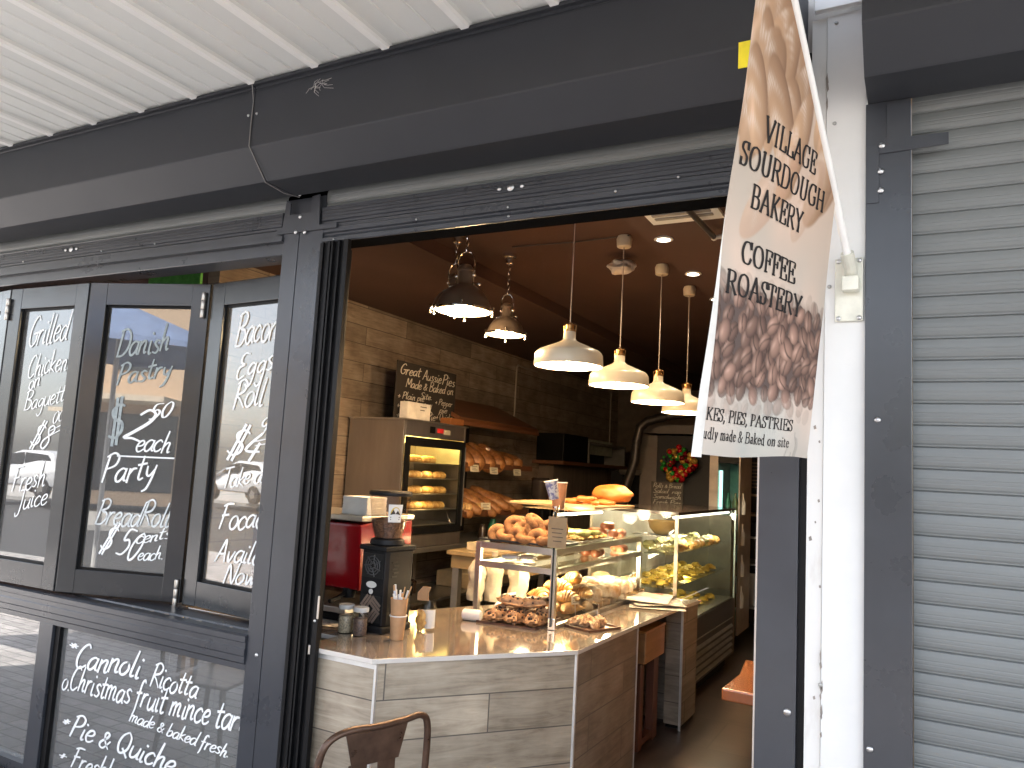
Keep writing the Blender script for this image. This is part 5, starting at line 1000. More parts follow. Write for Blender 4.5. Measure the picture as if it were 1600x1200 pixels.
m = MB(); m.tube([(-2.7, .52, zc + .15), (-2.7, .46, zc + .13), (-2.7, .40, zc + .12)], .012, 8); m.lathe([(.034, zc + .125), (.036, zc + .15), (.034, zc + .175)], (-2.7, .55, 0), 18); m.build('group_handle', BLACK, t, smooth=True)
m = MB()
for k in range(16): m.box(-2.80 + r2.uniform(-.003, .003), -2.63 + r2.uniform(-.003, .003), .56, .73, zc + .5565 + k * .006, zc + .562 + k * .006, bev=.0015)
tag(m.build('napkin_stack', PAPER, None), 'stack of white paper napkins on top of the red espresso machine', 'napkins')

def jar(px, py, lab, fill, r=.036, h=.115):
    p = at(px, py, z=zc); p.y += r; t = thing('storage_jar', lab, 'jar', p, 'lidded jars beside the grinder'); c = (p.x, p.y, 0)
    MB().lathe([(r * .94, zc + .0008), (r, zc + .006), (r, zc + h * .93), (r * .95, zc + h)], c, 28).build('glass', GLASS, t, smooth=True)
    MB().lathe([(r * .9, zc + .004), (r * .93, zc + .008), (r * .93, zc + h * .72), (.001, zc + h * .75)], c, 20).build('contents', fill, t, smooth=True)
    MB().lathe([(r * 1.04, zc + h * 1.002), (r * 1.06, zc + h * 1.02), (r * 1.06, zc + h * 1.16), (r * .98, zc + h * 1.19)], c, 28).build('lid', mat('grey plastic lid', (.45, .45, .44), .5), t, smooth=True)
jar(531, 990, 'small lidded jar of pale seeds behind the jar of dark beans', mat('pale seeds', (.32, .26, .18), .7, var=.5, scale=120))
jar(554, 995, 'small lidded jar of dark beans in front of the grinder', mat('dark beans', (.10, .06, .045), .6, var=.6, scale=120))
p = at(614, 1001, z=zc); p.y += .03; c = (p.x, p.y, 0)
t = thing('paper_cup', 'kraft paper cup standing upside up under the sugar stick cup', 'paper cup', p, 'stacked kraft cups')
MB().lathe([(.030, zc + .0008), (.031, zc + .004), (.040, zc + .112), (.039, zc + .112)], c, 32).build('cup', KRAFT, t, smooth=True); MB().tube([(p.x + .041 * math.cos(a), p.y + .041 * math.sin(a), zc + .1135) for a in [2 * math.pi * k / 28 for k in range(28)]], .003, 6, closed=True).build('rim', PAPER, t, smooth=True)
t = thing('paper_cup', 'upper kraft paper cup packed with white sugar sticks', 'paper cup', p + Vector((0, 0, .117)), 'stacked kraft cups')
MB().lathe([(.036, zc + .1175), (.0375, zc + .12), (.043, zc + .195), (.041, zc + .195), (.036, zc + .13)], c, 32, cap=False).build('cup', KRAFT, t, smooth=True)
for k in range(16):
    a = r2.uniform(0, 6.28); q = r2.uniform(0, .028); l = r2.uniform(.045, .085); b0 = Vector((p.x + q * math.cos(a), p.y + q * math.sin(a), zc + .14)); dd = Vector((math.cos(a) * r2.uniform(.0, .35), math.sin(a) * r2.uniform(0, .35), 1)).normalized()
    o = MB(); Mx = Matrix.Translation(b0 + dd * l * .5) @ dd.to_track_quat('Z', 'Y').to_matrix().to_4x4() @ rotm(0, 0, r2.uniform(0, 180)); o.box(-.0045, .0045, -.002, .002, -l * .5, l * .95, Mx); tag(o.build('sugar_stick', (PAPER, PAPER, mat('blue print paper', (.45, .5, .6), .7), KRAFT)[k % 4]), 'paper sugar stick standing in the upper kraft cup', 'sugar stick', 'sugar sticks in the cup')
p = at(640, 988, z=zc); m = MB(); N = 10
for i in range(N + 1):
    for k in range(14):
        a = 2 * math.pi * k / 14; f = i / N; w_ = .040 * (1 - .15 * f) * (1 + .14 * mnoise.noise(Vector((math.cos(a) * 2, f * 5, math.sin(a) * 2)))); d_ = .022 * (1 - .75 * f)
        m.v.append((p.x + .02 + w_ * math.cos(a), p.y + .06 + d_ * math.sin(a) + .01 * f, zc + .001 + .17 * f))
m.f = [(i * 14 + k, i * 14 + (k + 1) % 14, (i + 1) * 14 + (k + 1) % 14, (i + 1) * 14 + k) for i in range(N) for k in range(14)]
t = thing('biscuit_bag', 'crinkled cellophane bag of biscuits with a brown folded top beside the kraft cups', 'bag', p)
m.build('cellophane', FILM, t, smooth=True); MB().ball((p.x + .02, p.y + .06, zc + .055), (.030, .014, .052), amp=.5, seed=2).build('biscuits', PIE, t, smooth=True)
MB().prism([(-.034, .15), (.034, .155), (.03, .19), (.045, .225), (-.005, .222), (-.035, .19)], -.002, .002, 'y', Matrix.Translation((p.x + .025, p.y + .065, zc))).build('folded_top', KRAFT, t)
p = at(661, 985, z=zc); p.y += .035; c = (p.x, p.y, 0)
t = thing('glass_jar', 'clear glass jar with a white paper label at the back of the counter', 'jar', p)
MB().lathe([(.038, zc + .0008), (.042, zc + .006), (.042, zc + .115), (.034, zc + .128), (.034, zc + .146), (.037, zc + .147), (.037, zc + .153), (.034, zc + .154)], c, 28, cap=False).build('jar', GLASS, t, smooth=True)
m = MB(); a0 = math.atan2(CAM[1] - p.y, CAM[0] - p.x)
for i in range(12):
    a, b = a0 - 1.1 + 2.2 * i / 12, a0 - 1.1 + 2.2 * (i + 1) / 12; m.add([(p.x + .0428 * math.cos(a), p.y + .0428 * math.sin(a), zc + .012), (p.x + .0428 * math.cos(b), p.y + .0428 * math.sin(b), zc + .012), (p.x + .0428 * math.cos(b), p.y + .0428 * math.sin(b), zc + .105), (p.x + .0428 * math.cos(a), p.y + .0428 * math.sin(a), zc + .105)], [(0, 1, 2, 3)])
m.build('label', PAPER, t)
# white roll, black pouch and paper beside the fruit buns
p = at(730, 972, z=zc); m = MB(); m.lathe([(.004, -.055), (.024, -.055), (.030, -.048), (.031, .04), (.026, .05), (.004, .05)], p + Vector((0, .05, .0315)), 22, rotm(0, 90, 12)); tag(m.build('napkin_roll', PAPER, smooth=True), 'rounded white napkin roll at the back edge of the counter', 'napkin roll')
p = at(762, 968, z=zc); m = MB(); m.ball(p + Vector((.0, .09, .024)), (.07, .045, .024), amp=.3, seed=5); tag(m.build('pouch', BLACK, smooth=True), 'small black pouch between the white roll and the fruit buns', 'pouch')
p = at(795, 955, z=zc); m = MB(); m.prism([(-.06, -.04), (.06, -.05), (.07, .05), (-.02, .07)], 0, .003, 'z', Matrix.Translation((p.x - .06, p.y + .05, zc + .055)) @ rotm(25, -20, 10)); tag(m.build('paper_sheet', PAPER), 'loose white paper leaning on the fruit buns', 'paper')
# bags of flour seen behind the rack
BAG = mat('calico bag', (.56, .49, .37), .85, var=.08, scale=12, bump=.5, bscale=25)
for i, (px, py, w_, h_, lab) in enumerate(((745, 952, .056, .40, 'tall pale paper bag leftmost behind the steel rack'), (772, 950, .06, .42, 'tall pale paper bag with pinched neck between the two others'), (810, 950, .062, .39, 'tall pale paper bag standing behind the croissants'))):
    p = at(px, py, z=zc); p = Vector((p.x - .02, 1.62 + .05 * i, zc)); p.x = at(px, 900, y=p.y).x; m = MB(); N = 16
    for j in range(N + 1):
        f = j / N; nk = (1 - .12 * f) * (1 + .18 * math.exp(-((f - .6) / .12) ** 2)) * (1 if f < .68 else 1 - .62 * min(1, (f - .68) / .2)) + .12 * math.exp(-((f - 1) / .06) ** 2)
        for k in range(16):
            a = 2 * math.pi * k / 16; q = 1 + .38 * mnoise.noise(Vector((math.cos(a) * 1.5, f * 4 + i * 9, math.sin(a) * 1.5))); m.v.append((p.x + w_ * nk * q * math.cos(a), p.y + w_ * .7 * nk * q * math.sin(a), zc + .001 + h_ * .74 * f))
    m.f = [(j * 16 + k, j * 16 + (k + 1) % 16, (j + 1) * 16 + (k + 1) % 16, (j + 1) * 16 + k) for j in range(N) for k in range(16)] + [tuple(range(N * 16, N * 16 + 16))]
    tag(m.build('paper_bag', BAG, smooth=True), lab, 'paper bag', 'pale bags behind the rack')
# plate of samples by the glass
p = at(912, 982, z=zc); tray(p.x - .13, p.x + .13, p.y - .06, p.y + .19, zc, TRAYR, 'square brown plate of pastry pieces on the counter by the glass clip', -22, 'plate', .014)
for k in range(9):
    place('bit', lambda: MB().ball((0, 0, .014), (.034, .022, .022), amp=.9, freq=16, seed=7), crust('sample crust', (.42, .2, .08), (.74, .54, .33), 26), 'pastry_piece', 'torn pastry piece on the square brown plate', 'pastry', 'sample pieces on the plate', (p.x - .06 + (k % 3) * .055 + r2.uniform(-.01, .01), p.y + .03 + (k // 3) * .04, zc + .006 + (.018 if k in (4, 5) else 0)), (r2.uniform(-20, 20), r2.uniform(-20, 20), r2.uniform(0, 180)), 1.1)
# cups held on the rack corner, brown card
t = thing('paper_cup', 'plain brown paper cup upright behind the patterned cup', 'paper cup', (-1.95, 1.62, 1.45), 'cups above the display rack')
q0 = at(873, 778, y=1.5); c = (q0.x, q0.y, 0); z0 = 1.436
MB().lathe([(.036, z0), (.037, z0 + .004), (.047, q0.z * 0 + z0 + .155), (.045, z0 + .155)], c, 28).build('cup', mat('brown cup', (.32, .155, .085), .6), t, smooth=True); MB().tube([(c[0] + .048 * math.cos(a), c[1] + .048 * math.sin(a), z0 + .157) for a in [2 * math.pi * k / 28 for k in range(28)]], .003, 6, closed=True).build('rim', PAPER, t, smooth=True)
q1 = at(866, 780, y=1.13); cM = Matrix.Translation(q1) @ rotm(8, -10, 0)
t = thing('paper_cup', 'white patterned paper cup with blue and red print tilted on the rack corner', 'paper cup', q1, 'cups above the display rack')
prt = mat('printed paper cup', (.70, .66, .62), .6, col2=(.2, .19, .33), lo=.47, hi=.56, scale=55)
m = MB(); m.lathe([(.026, 0), (.027, .003), (.036, .100), (.0345, .100), (.026, .01)], (0, 0, 0), 28, cM, cap=False); m.build('cup', prt, t, smooth=True)
m = MB(); m.tube([cM @ Vector((.037 * math.cos(a), .037 * math.sin(a), .101)) for a in [2 * math.pi * k / 28 for k in range(28)]], .0028, 6, closed=True); m.build('rim', PAPER, t, smooth=True)
m = MB(); m.lathe([(.0005, .012), (.027, .014)], (0, 0, 0), 20, cM, cap=False); m.build('inside', PAPER, t)
q2 = at(868, 802, y=1.13); t = thing('cup_holder', 'clear twisted glass stem holding the patterned cup on the rack corner', 'cup holder', q2)
m = MB(); m.lathe([(.024, -.055), (.024, -.03), (.010, -.02), (.014, 0), (.009, .012), (.02, .03), (.02, .038)], q2, 18); m.build('stem', CHROME, t, smooth=True)
q3 = at(873, 830, y=1.095); t = thing('menu_card', 'brown kraft menu card hanging on the glass corner of the rack', 'card', q3)
m = MB(); m.box(-.06, .05, -.002, .0, -.11, .055, Matrix.Translation(q3 + Vector((.0, -.006, .02)))); m.build('card', mat('brown card', (.30, .22, .13), .8), t)
m = MB(); [m.box(-.04 + .004 * k, .03 - .008 * (k % 2), -.0027, -.0022, -.03 - .022 * k, -.026 - .022 * k, Matrix.Translation(q3 + Vector((0, -.006, .04)))) for k in range(4)]; m.build('writing', INKB, t)
# newspapers on the side counter
def sheet_paper(cx, cy, w_, l_, z, rz, seed, mt, name, label):
    m = MB(); Mx = Matrix.Translation((cx, cy, z)) @ rotm(0, 0, rz); nx, ny = 12, 16
    for j in range(ny + 1):
        for i in range(nx + 1):
            x, y = (i / nx - .5) * w_, (j / ny - .5) * l_; e = max(abs(i / nx - .5), abs(j / ny - .5)) * 2; m.v.append(Mx @ Vector((x, y, .004 + .010 * abs(mnoise.noise(Vector((x * 6, y * 6, seed)))) * e)))
    m.f = [(j * (nx + 1) + i, j * (nx + 1) + i + 1, (j + 1) * (nx + 1) + i + 1, (j + 1) * (nx + 1) + i) for j in range(ny) for i in range(nx)]
    return tag(m.build(name, mt, smooth=True), label, 'newspaper', 'newspapers on the side counter')
NEWS = mat('newsprint', (.56, .52, .46), .85, col2=(.22, .2, .18), lo=.5, hi=.56, scale=26, stretch=(1, 3, 1)); NEWC = mat('colour newsprint', (.62, .58, .52), .8, col2=(.55, .22, .16), lo=.6, hi=.66, scale=7)
sheet_paper(-1.60, 2.42, .36, .52, zc + .001, 20, 1, NEWS, 'newspaper', 'lower folded newspaper sticking out over the counter edge'); sheet_paper(-1.64, 2.44, .34, .48, zc + .014, 35, 4, NEWS, 'newspaper', 'middle folded newspaper in the pile on the side counter'); sheet_paper(-1.66, 2.45, .30, .44, zc + .027, 10, 8, NEWC, 'newspaper', 'top newspaper with a red picture on the side counter')

# ================================================================ wall sign, box and card over the warmer
SLATE = mat('blackboard', (.028, .022, .018), .75, var=.2, scale=5)
sx = -4.10
t = thing('menu_board', 'black chalk menu board of pies standing on top of the pie warmer', 'menu board', (sx, 3.1, 2.05))
y0, y1, z0, z1 = at(622, 560, x=sx).y, at(714, 577, x=sx).y, 2.0495, at(622, 562, x=sx).z
MB().box(sx - .012, sx, y0, y1, z0, z1, bev=.002).build('board', SLATE, t)
CH2 = mat('cream chalk', (.62, .58, .50), .8, var=.1, scale=60)
def wall_text(lines, parent, x):
    for i, (txt, ya, yb, za, zb, h) in enumerate(lines):
        mb = MB(); st, adv = text_strokes(txt, HAND, .2, .3, i + 9); L = yb - ya; s_ = L / adv; q = h / 10
        brush(mb, st, lambda X_, Y_, lay: Vector((x + .0012 + lay * .0002, ya + X_ * s_, za + (zb - za) * X_ / adv + Y_ * q)), .95, .75, taper=True); mb.build('lettering', CH2, parent)
w_ = y1 - y0; hh = z1 - at(622, 644, x=sx).z
wall_text([('Great', y0 + .04, y0 + w_ * .36, z1 - .115, z1 - .11, .095), ('Aussie', y0 + w_ * .40, y0 + w_ * .72, z1 - .125, z1 - .125, .095), ('Pies', y0 + w_ * .74, y0 + w_ * .97, z1 - .13, z1 - .13, .10),
           ('Made & Baked on', y0 + w_ * .14, y0 + w_ * .95, z1 - .225, z1 - .215, .085), ('Site.', y0 + w_ * .38, y0 + w_ * .58, z1 - .305, z1 - .30, .06),
           ('+ Plain pie', y0 + w_ * .03, y0 + w_ * .45, z1 - .335, z1 - .33, .065), ('+ Pepper', y0 + w_ * .64, y0 + w_ * .95, z1 - .335, z1 - .33, .06), ('pie', y0 + w_ * .72, y0 + w_ * .86, z1 - .405, z1 - .4, .06),
           ('+ Sausage Roll', y0 + w_ * .03, y0 + w_ * .58, z1 - .42, z1 - .41, .065), ('+ Meat', y0 + w_ * .03, y0 + w_ * .34, z1 - .505, z1 - .50, .065), ('Pie', y0 + w_ * .52, y0 + w_ * .66, z1 - .495, z1 - .49, .075), ('+ Quiche', y0 + w_ * .67, y0 + w_ * .97, z1 - .48, z1 - .475, .075)], t, sx)
p = at(652, 655, x=-3.97); t = thing('folded_card', 'small white folded card standing on the pie warmer in front of the board', 'card', (p.x, p.y, 2.05))
MB().box(-4.05, -3.97, p.y - .16, p.y - .155, 2.05, 2.20).box(-3.97, -3.966, p.y - .155, p.y + .19, 2.05, 2.20).build('card', mat('white card', (.78, .74, .68), .7), t)
m = MB(); [m.box(-3.9655, -3.965, p.y + .03, p.y + .13 - .03 * k, 2.165 - k * .03, 2.172 - k * .03) for k in range(2)]; m.build('writing', INKB, t)
tag(MB().box(-4.09, -3.97, 3.42, 3.66, 2.0495 + .0005, 2.115, bev=.004).build('timber_block', mat('orange timber', (.35, .13, .04), .5)), 'flat orange brown box on top of the pie warmer beside the card', 'box')

# ================================================================ odds on the back bench
def bench(name, lab, cat, prof, px, py, y, m_, z=.9256, group=None):
    p = at(px, py, y=y); return tag(MB().lathe([(r, z + h) for r, h in prof], (p.x, p.y, 0), 20).build(name, m_, smooth=True), lab, cat, group)
def onbench(name, lab, cat, prof, x, y, m_, z=.9256, group=None): return tag(MB().lathe([(r, z + h) for r, h in prof], (x, y, 0), 20).build(name, m_, smooth=True), lab, cat, group)
onbench('tub', 'white tub on the back bench behind the doughnuts', 'tub', [(.08, 0), (.1, .2), (.1, .21)], -4.0, 5.3, WHITE)
onbench('bottle', 'green topped bottle on the back bench under the bread shelf', 'bottle', [(.05, 0), (.05, .13), (.03, .17), (.03, .2)], -4.05, 4.5, mat('green plastic', (.02, .16, .09), .4))
for k, (x, y) in enumerate(((-4.0, 4.2), (-4.1, 4.35), (-4.05, 4.75), (-4.0, 4.95))): onbench('spice_jar', 'small dark jar standing on the back bench under the baguettes', 'jar', [(.035, 0), (.035, .11), (.03, .12), (.03, .15)], x, y, mat('dark jar', (.05, .03, .02), .2), .9256, 'dark jars under the bread shelf')
onbench('urn', 'polished steel urn behind the doughnuts on the back bench', 'urn', [(.12, 0), (.125, .02), (.125, .34), (.13, .35), (.11, .38), (.02, .40), (.02, .43)], -3.98, 6.0, CHROME)
t = thing('blender', 'black bean grinder with clear hopper on the back bench left of the cups', 'grinder', (-4.1, 5.75, .93))
MB().box(-4.2, -4.0, 5.62, 5.82, .926, 1.22, bev=.02).build('body', BLACK, t); MB().lathe([(.05, 1.2205), (.08, 1.30), (.11, 1.36), (.11, 1.55), (.12, 1.56), (.1, 1.58)], (-4.1, 5.72, 0), 20).build('hopper', mat('smoked plastic', (.06, .045, .04), .15), t, smooth=True)
tag(MB().box(-4.4, -3.95, 4.0, 4.9, .447, .60, bev=.01).build('crate', mat('pale crate', (.5, .4, .26), .6)), 'pale crate on the lower shelf of the back bench', 'crate')
def pile(x0, y0, z, n, lab):
    for k in range(n):
        onbench('glass_pot', lab, 'pot', [(.045, 0), (.055, .05), (.05, .11), (.02, .13)], x0 + r2.uniform(-.1, .2), y0 + k * .13, (mat('red glazed pot', (.35, .04, .02), .15), CHROME, BLACK, mat('dark jar', (.05, .03, .02), .2))[k % 4], z, 'pots on the lower bench shelf')
pile(-4.2, 2.5, .4455, 8, 'small glossy pot on the lower shelf of the back bench')
TIM = mat('pale bench timber', (.36, .25, .13), .5, var=.15, scale=3, stretch=(1, 6, 1))
t = thing('prep_table', 'pale timber topped prep table behind the display rack', 'table', (-3.1, 3.3, 0))
MB().box(-3.5, -2.75, 2.75, 4.6, .93, .965, bev=.004).build('table_top', TIM, t); MB().box(-3.48, -2.78, 2.8, 4.55, .82, .929).build('apron', TIM, t)
for x in (-3.44, -2.82):
    for y in (2.84, 4.5): MB().box(x - .03, x + .03, y - .03, y + .03, 0, .8195).build('leg', STEEL, t)
tag(MB().box(-3.4, -3.1, 2.9, 3.25, .9655, 1.03, bev=.004).build('cake_box', mat('cream board', (.6, .5, .34), .7)), 'cream cake box on the prep table behind the rack', 'box')

a, b = at(232, 440, y=.7), at(314, 424, y=.7); tag(MB().box(a.x, b.x, .7, .72, a.z - .12, b.z + .02).build('hanging_sign', mat('bright green board', (.05, .28, .03), .6, col2=(.1, .4, .06), scale=20)), 'bright green board glimpsed through the gap above the open window sash', 'sign')
# ---------------------------------------------------------------- rear of the shop
t = thing('wall_cabinet', 'open dark cabinet and black speaker box on a timber shelf high on the far wall', 'cabinet', (-4.3, 7.5, 1.8))
yA, yB, yC = at(883, 700, x=-4.15).y, at(921, 700, x=-4.15).y, at(978, 705, x=-4.15).y; zs = at(921, 724, x=-4.15).z; zT = at(890, 678, x=-4.15).z
MB().box(-4.575, -4.12, yA - .1, yC + .15, zs - .045, zs).build('shelf', HOOD, t); MB().box(-4.57, -4.17, yA, yB, zs + .001, zT).build('speaker_box', BLACK, t, bevel=.01)
m = MB(); m.box(-4.57, -4.16, yB + .02, yB + .05, zs + .001, zT - .06); m.box(-4.57, -4.16, yC - .03, yC, zs + .001, zT - .06); m.box(-4.57, -4.16, yB + .05, yC - .03, zT - .09, zT - .06); m.build('frame', mat('grey frame', (.2, .19, .18), .5), t)
MB().box(-4.57, -4.5, yB + .05, yC - .03, zs + .001, zT - .091).build('back', BLACK, t)
MB().box(-4.35, -4.345, yB + .2, yC - .1, zs + .14, zs + .36).build('papers', mat('pale green paper', (.5, .52, .42), .8), t)
tag(MB().box(-4.57, -4.35, yA + .1, yC - .2, .0, zs - .05).build('timber_screen', mat('grey brown boards', (.16, .12, .09), .7, var=.25, scale=4, stretch=(1, 8, .5))), 'grey brown boarded screen under the high cabinet', 'screen')
yb = 6.6
def fr(px0, py0, px1, py1, y, d, m_, name, parent=None):
    a, b = at(px0, py0, y=y), at(px1, py1, y=y); return MB().box(min(a.x, b.x), max(a.x, b.x), y, y + d, min(a.z, b.z), max(a.z, b.z)).build(name, m_, parent)
t = thing('oven', 'tall dark oven cabinet with a pale frame behind the wreath', 'oven', (at(1060, 800, y=yb).x, yb, 0))
GFR = mat('grey beige frame', (.17, .14, .12), .5, var=.1)
fr(1017, 680, 1110, 1000, yb, .5, DARK, 'door', t); fr(1003, 663, 1122, 679.5, yb - .01, .5, GFR, 'lintel', t); fr(1002, 680, 1016.5, 1000, yb - .012, .5, GFR, 'jamb', t)
t = thing('duct', 'dark steel exhaust duct bending down in front of the rear oven', 'duct', at(1000, 665, y=6.3))
DU = mat('dull duct steel', (.07, .062, .058), .35, .7, var=.2)
MB().tube([at(1120, 640, y=6.3), at(1045, 650, y=6.3), at(1012, 658, y=6.3), at(1000, 668, y=6.3), at(995, 690, y=6.3), at(992, 720, y=6.3), at(978, 760, y=6.3), at(972, 800, y=6.3)], .058, 18).build('pipe', DU, t, smooth=True)
for px, py in ((1045, 650), (995, 690)): 
    p = at(px, py, y=6.3); MB().ball(p, .064).build('clamp', DU, t, smooth=True)
t = thing('coffee_roaster', 'dark bulky roasting machine in the dim corner behind the duct', 'machine', at(960, 800, y=6.5))
fr(955, 735, 1000, 900, 6.7, .6, BLACK, 'body', t); p = at(985, 742, y=6.6); MB().lathe([(.02, 0), (.12, .0), (.15, .04), (.14, .06)], p, 20).build('bowl', STEEL, t, smooth=True)
# wreath
yw = 6.5; p = at(1062, 725, y=yw); t = thing('wreath', 'round wreath of red, gold and green glossy baubles on the dark oven door', 'wreath', p)
BC = [mat('red bauble', (.55, .012, .018), .2, .2, var=.1), mat('gold bauble', (.70, .42, .08), .25, .5, var=.1), mat('green bauble', (.03, .30, .04), .2, .2), mat('dark red bauble', (.22, .008, .012), .15, .5)]
Rw = (at(1092, 725, y=yw) - p).length * .98; rw = random.Random(3)
MB().tube([(p.x + Rw * .62 * math.cos(a), yw, p.z + Rw * .62 * math.sin(a)) for a in [2 * math.pi * k / 24 for k in range(24)]], Rw * .2, 8, closed=True).build('ring', RUB, t)
for k in range(98):
    a = k * 2.39996; q = Rw * (.28 + .66 * rw.random()); r = Rw * rw.choice([.08, .10, .13, .15, .17])
    MB().ball((p.x + q * math.cos(a), yw - .05 - rw.uniform(0, .06), p.z + q * math.sin(a)), r, nu=12, nv=8).build('bauble', BC[rw.choice([0, 0, 3, 1, 1, 1, 2, 2])], t, smooth=True)
# small board behind fridge
yb2 = 5.0; t = thing('chalk_board', 'small chalk board with scribbled lines standing under the wreath', 'menu board', at(1042, 795, y=yb2)); 
a, b = at(1018, 752, y=yb2), at(1066, 800, y=yb2); MB().box(a.x, b.x, yb2, yb2 + .015, b.z, a.z).build('board', SLATE, t)
W2 = b.x - a.x; H2 = a.z - b.z
for i, tx in enumerate(('Rolls & Bread', 'Salad Wrap', 'Sandwich', 'Fresh Pies')):
    m = MB(); st, adv = text_strokes(tx, HAND, .2, .4, i + 40); s_ = W2 * .88 / adv; brush(m, st, lambda X_, Y_, lay: Vector((a.x + W2 * .06 + X_ * s_, yb2 - .0015 - lay * .0002, a.z - H2 * (.2 + .19 * i) + Y_ * H2 * .015)), .9, .8); m.build('lettering', mat('dim chalk', (.26, .25, .22), .8), t)
tag(MB().box(a.x - .3, b.x + .5, yb2 - .05, yb2 + .2, .0, b.z - .001).build('rear_counter', mat('rear counter board', (.2, .17, .14), .5)), 'low rear counter carrying the small chalk board', 'counter')
# drinks fridge
yf = 5.5; t = thing('drinks_fridge', 'tall glass door drinks fridge glowing pale cyan behind the display', 'fridge', at(1130, 900, y=yf))
a, b = at(1110, 690, y=yf), at(1152, 960, y=yf); x0, x1, z0, z1 = a.x, b.x, .1, a.z
fc = mat('pale fridge frame', (.42, .36, .32), .4)
MB().box(x0, x0 + .09, yf, yf + .6, z0, z1).build('frame', fc, t); MB().box(x1 - .015, x1, yf, yf + .6, z0, z1).build('frame', fc, t); MB().box(x0 + .09, x1 - .015, yf + .58, yf + .6, z0, z1).build('back', mat('pale cyan lining', (.3, .38, .38), .5), t)
MB().box(x0 + .09, x1 - .015, yf - .004, yf + .58, z1 - .22, z1).build('header', BLACK, t); MB().box(x0 + .14, x0 + .19, yf - .006, yf - .0045, z1 - .12, z1 - .03).build('logo_light', emis('blue mark', (.1, .5, .9), 3), t)
MB().box(x0 + .09, x1 - .015, yf, yf + .005, z0, z1 - .225).build('glass', glass('cyan glass', (.75, .95, .92), 1.5), t)
MB().box(x0 + .10, x0 + .13, yf + .02, yf + .05, z0 + .3, z1 - .3).build('light_strip', emis('cyan tube', (.75, 1, .95), .8), t)
for k in range(4): MB().box(x0 + .095, x1 - .02, yf + .06, yf + .57, .35 + .32 * k, .36 + .32 * k).build('shelf', STEEL, t)
rr_ = random.Random(2)
for k in range(12): onbench('drink_bottle', 'drink bottle on a shelf of the glowing fridge', 'bottle', [(.03, 0), (.032, .12), (.012, .18), (.012, .22)], x0 + .17 + .075 * (k % 3) , yf + .15, (mat('green drink', (.02, .08, .04), .2), mat('amber drink', (.15, .08, .02), .2), PAPER)[k % 3], .3605 + .32 * (k // 3), 'bottles in the drinks fridge')
# rack to the right
yr = 6.3; t = thing('baking_rack', 'dark metal baking rack with slatted shelves at the right of the fridge', 'rack', at(1170, 960, y=yr))
a, b = at(1149, 700, y=yr), at(1200, 960, y=yr); x0, x1 = a.x, b.x + .3
for x in (x0, x1): 
    for y in (yr, yr + .6): MB().box(x, x + .03, y, y + .03, 0, 2.15).build('upright', STEEL, t)
for py in (772, 803, 838, 880, 948): z = at(1165, py, y=yr).z; MB().box(x0 + .031, x1, yr + .01, yr + .6, z - .02, z).build('shelf', mat('tan shelf', (.33, .22, .13), .5) if py in (772, 803) else STEEL, t)
for k in range(8): z = at(1165, 722 + k * 5.4, y=yr).z; MB().box(x0 + .031, x1, yr + .005, yr + .02, z - .012, z).build('slat', mat('brown slat', (.2, .13, .08), .5), t)
MB().box(x0, x1, yr + .62, yr + .64, 0, 2.15).build('back', DARK, t)
tag(MB().box(x0 + .1, x1 - .1, yr + .05, yr + .5, at(1165, 838, y=yr).z + .001, at(1165, 815, y=yr).z, bev=.01).build('baking_tin', BLACK), 'black baking tin on the middle shelf of the dark rack', 'tin')
z0 = at(1165, 948, y=yr).z; t = thing('bucket', 'white plastic bucket with a dark bag on the lowest rack shelf', 'bucket', (x0 + .25, yr + .25, z0)); zb = at(1165, 897, y=yr).z
MB().lathe([(.17, z0 + .001), (.2, zb - .03), (.215, zb - .028), (.215, zb), (.2, zb)], (x0 + .28, yr + .28, 0), 28).build('bucket', WHITE, t, smooth=True)
m = MB(); m.ball((x0 + .28, yr + .28, zb + .04), (.19, .19, .06), amp=.8, freq=14, seed=3); m.build('liner', RUB, t)

# wooden stool inside at the right
STW = mat('red gum timber', (.30, .11, .045), .22, var=.3, scale=2.5, stretch=(1, 5, 1), coat=.6, bump=.1, bscale=12)
a, b = at(1126, 1075, z=.42), at(1168, 1032, z=.42)
t = thing('stool', 'thick glossy red brown timber slab stool half hidden behind the right post', 'stool', (a.x + .3, a.y + .2, 0))
m = MB(); m.prism([(a.x, a.y + .01), (a.x + .6, a.y - .02), (a.x + .62, b.y), (b.x - .02, b.y + .02), (a.x + .02, (a.y + b.y) / 2)], .345, .42, 'z'); m.build('seat', STW, t, bevel=.012)
MB().box(a.x + .36, a.x + .44, a.y + .1, b.y - .1, 0, .344).build('leg', BLACK, t); MB().box(a.x + .52, a.x + .58, a.y + .1, b.y - .1, 0, .344).build('leg', BLACK, t)

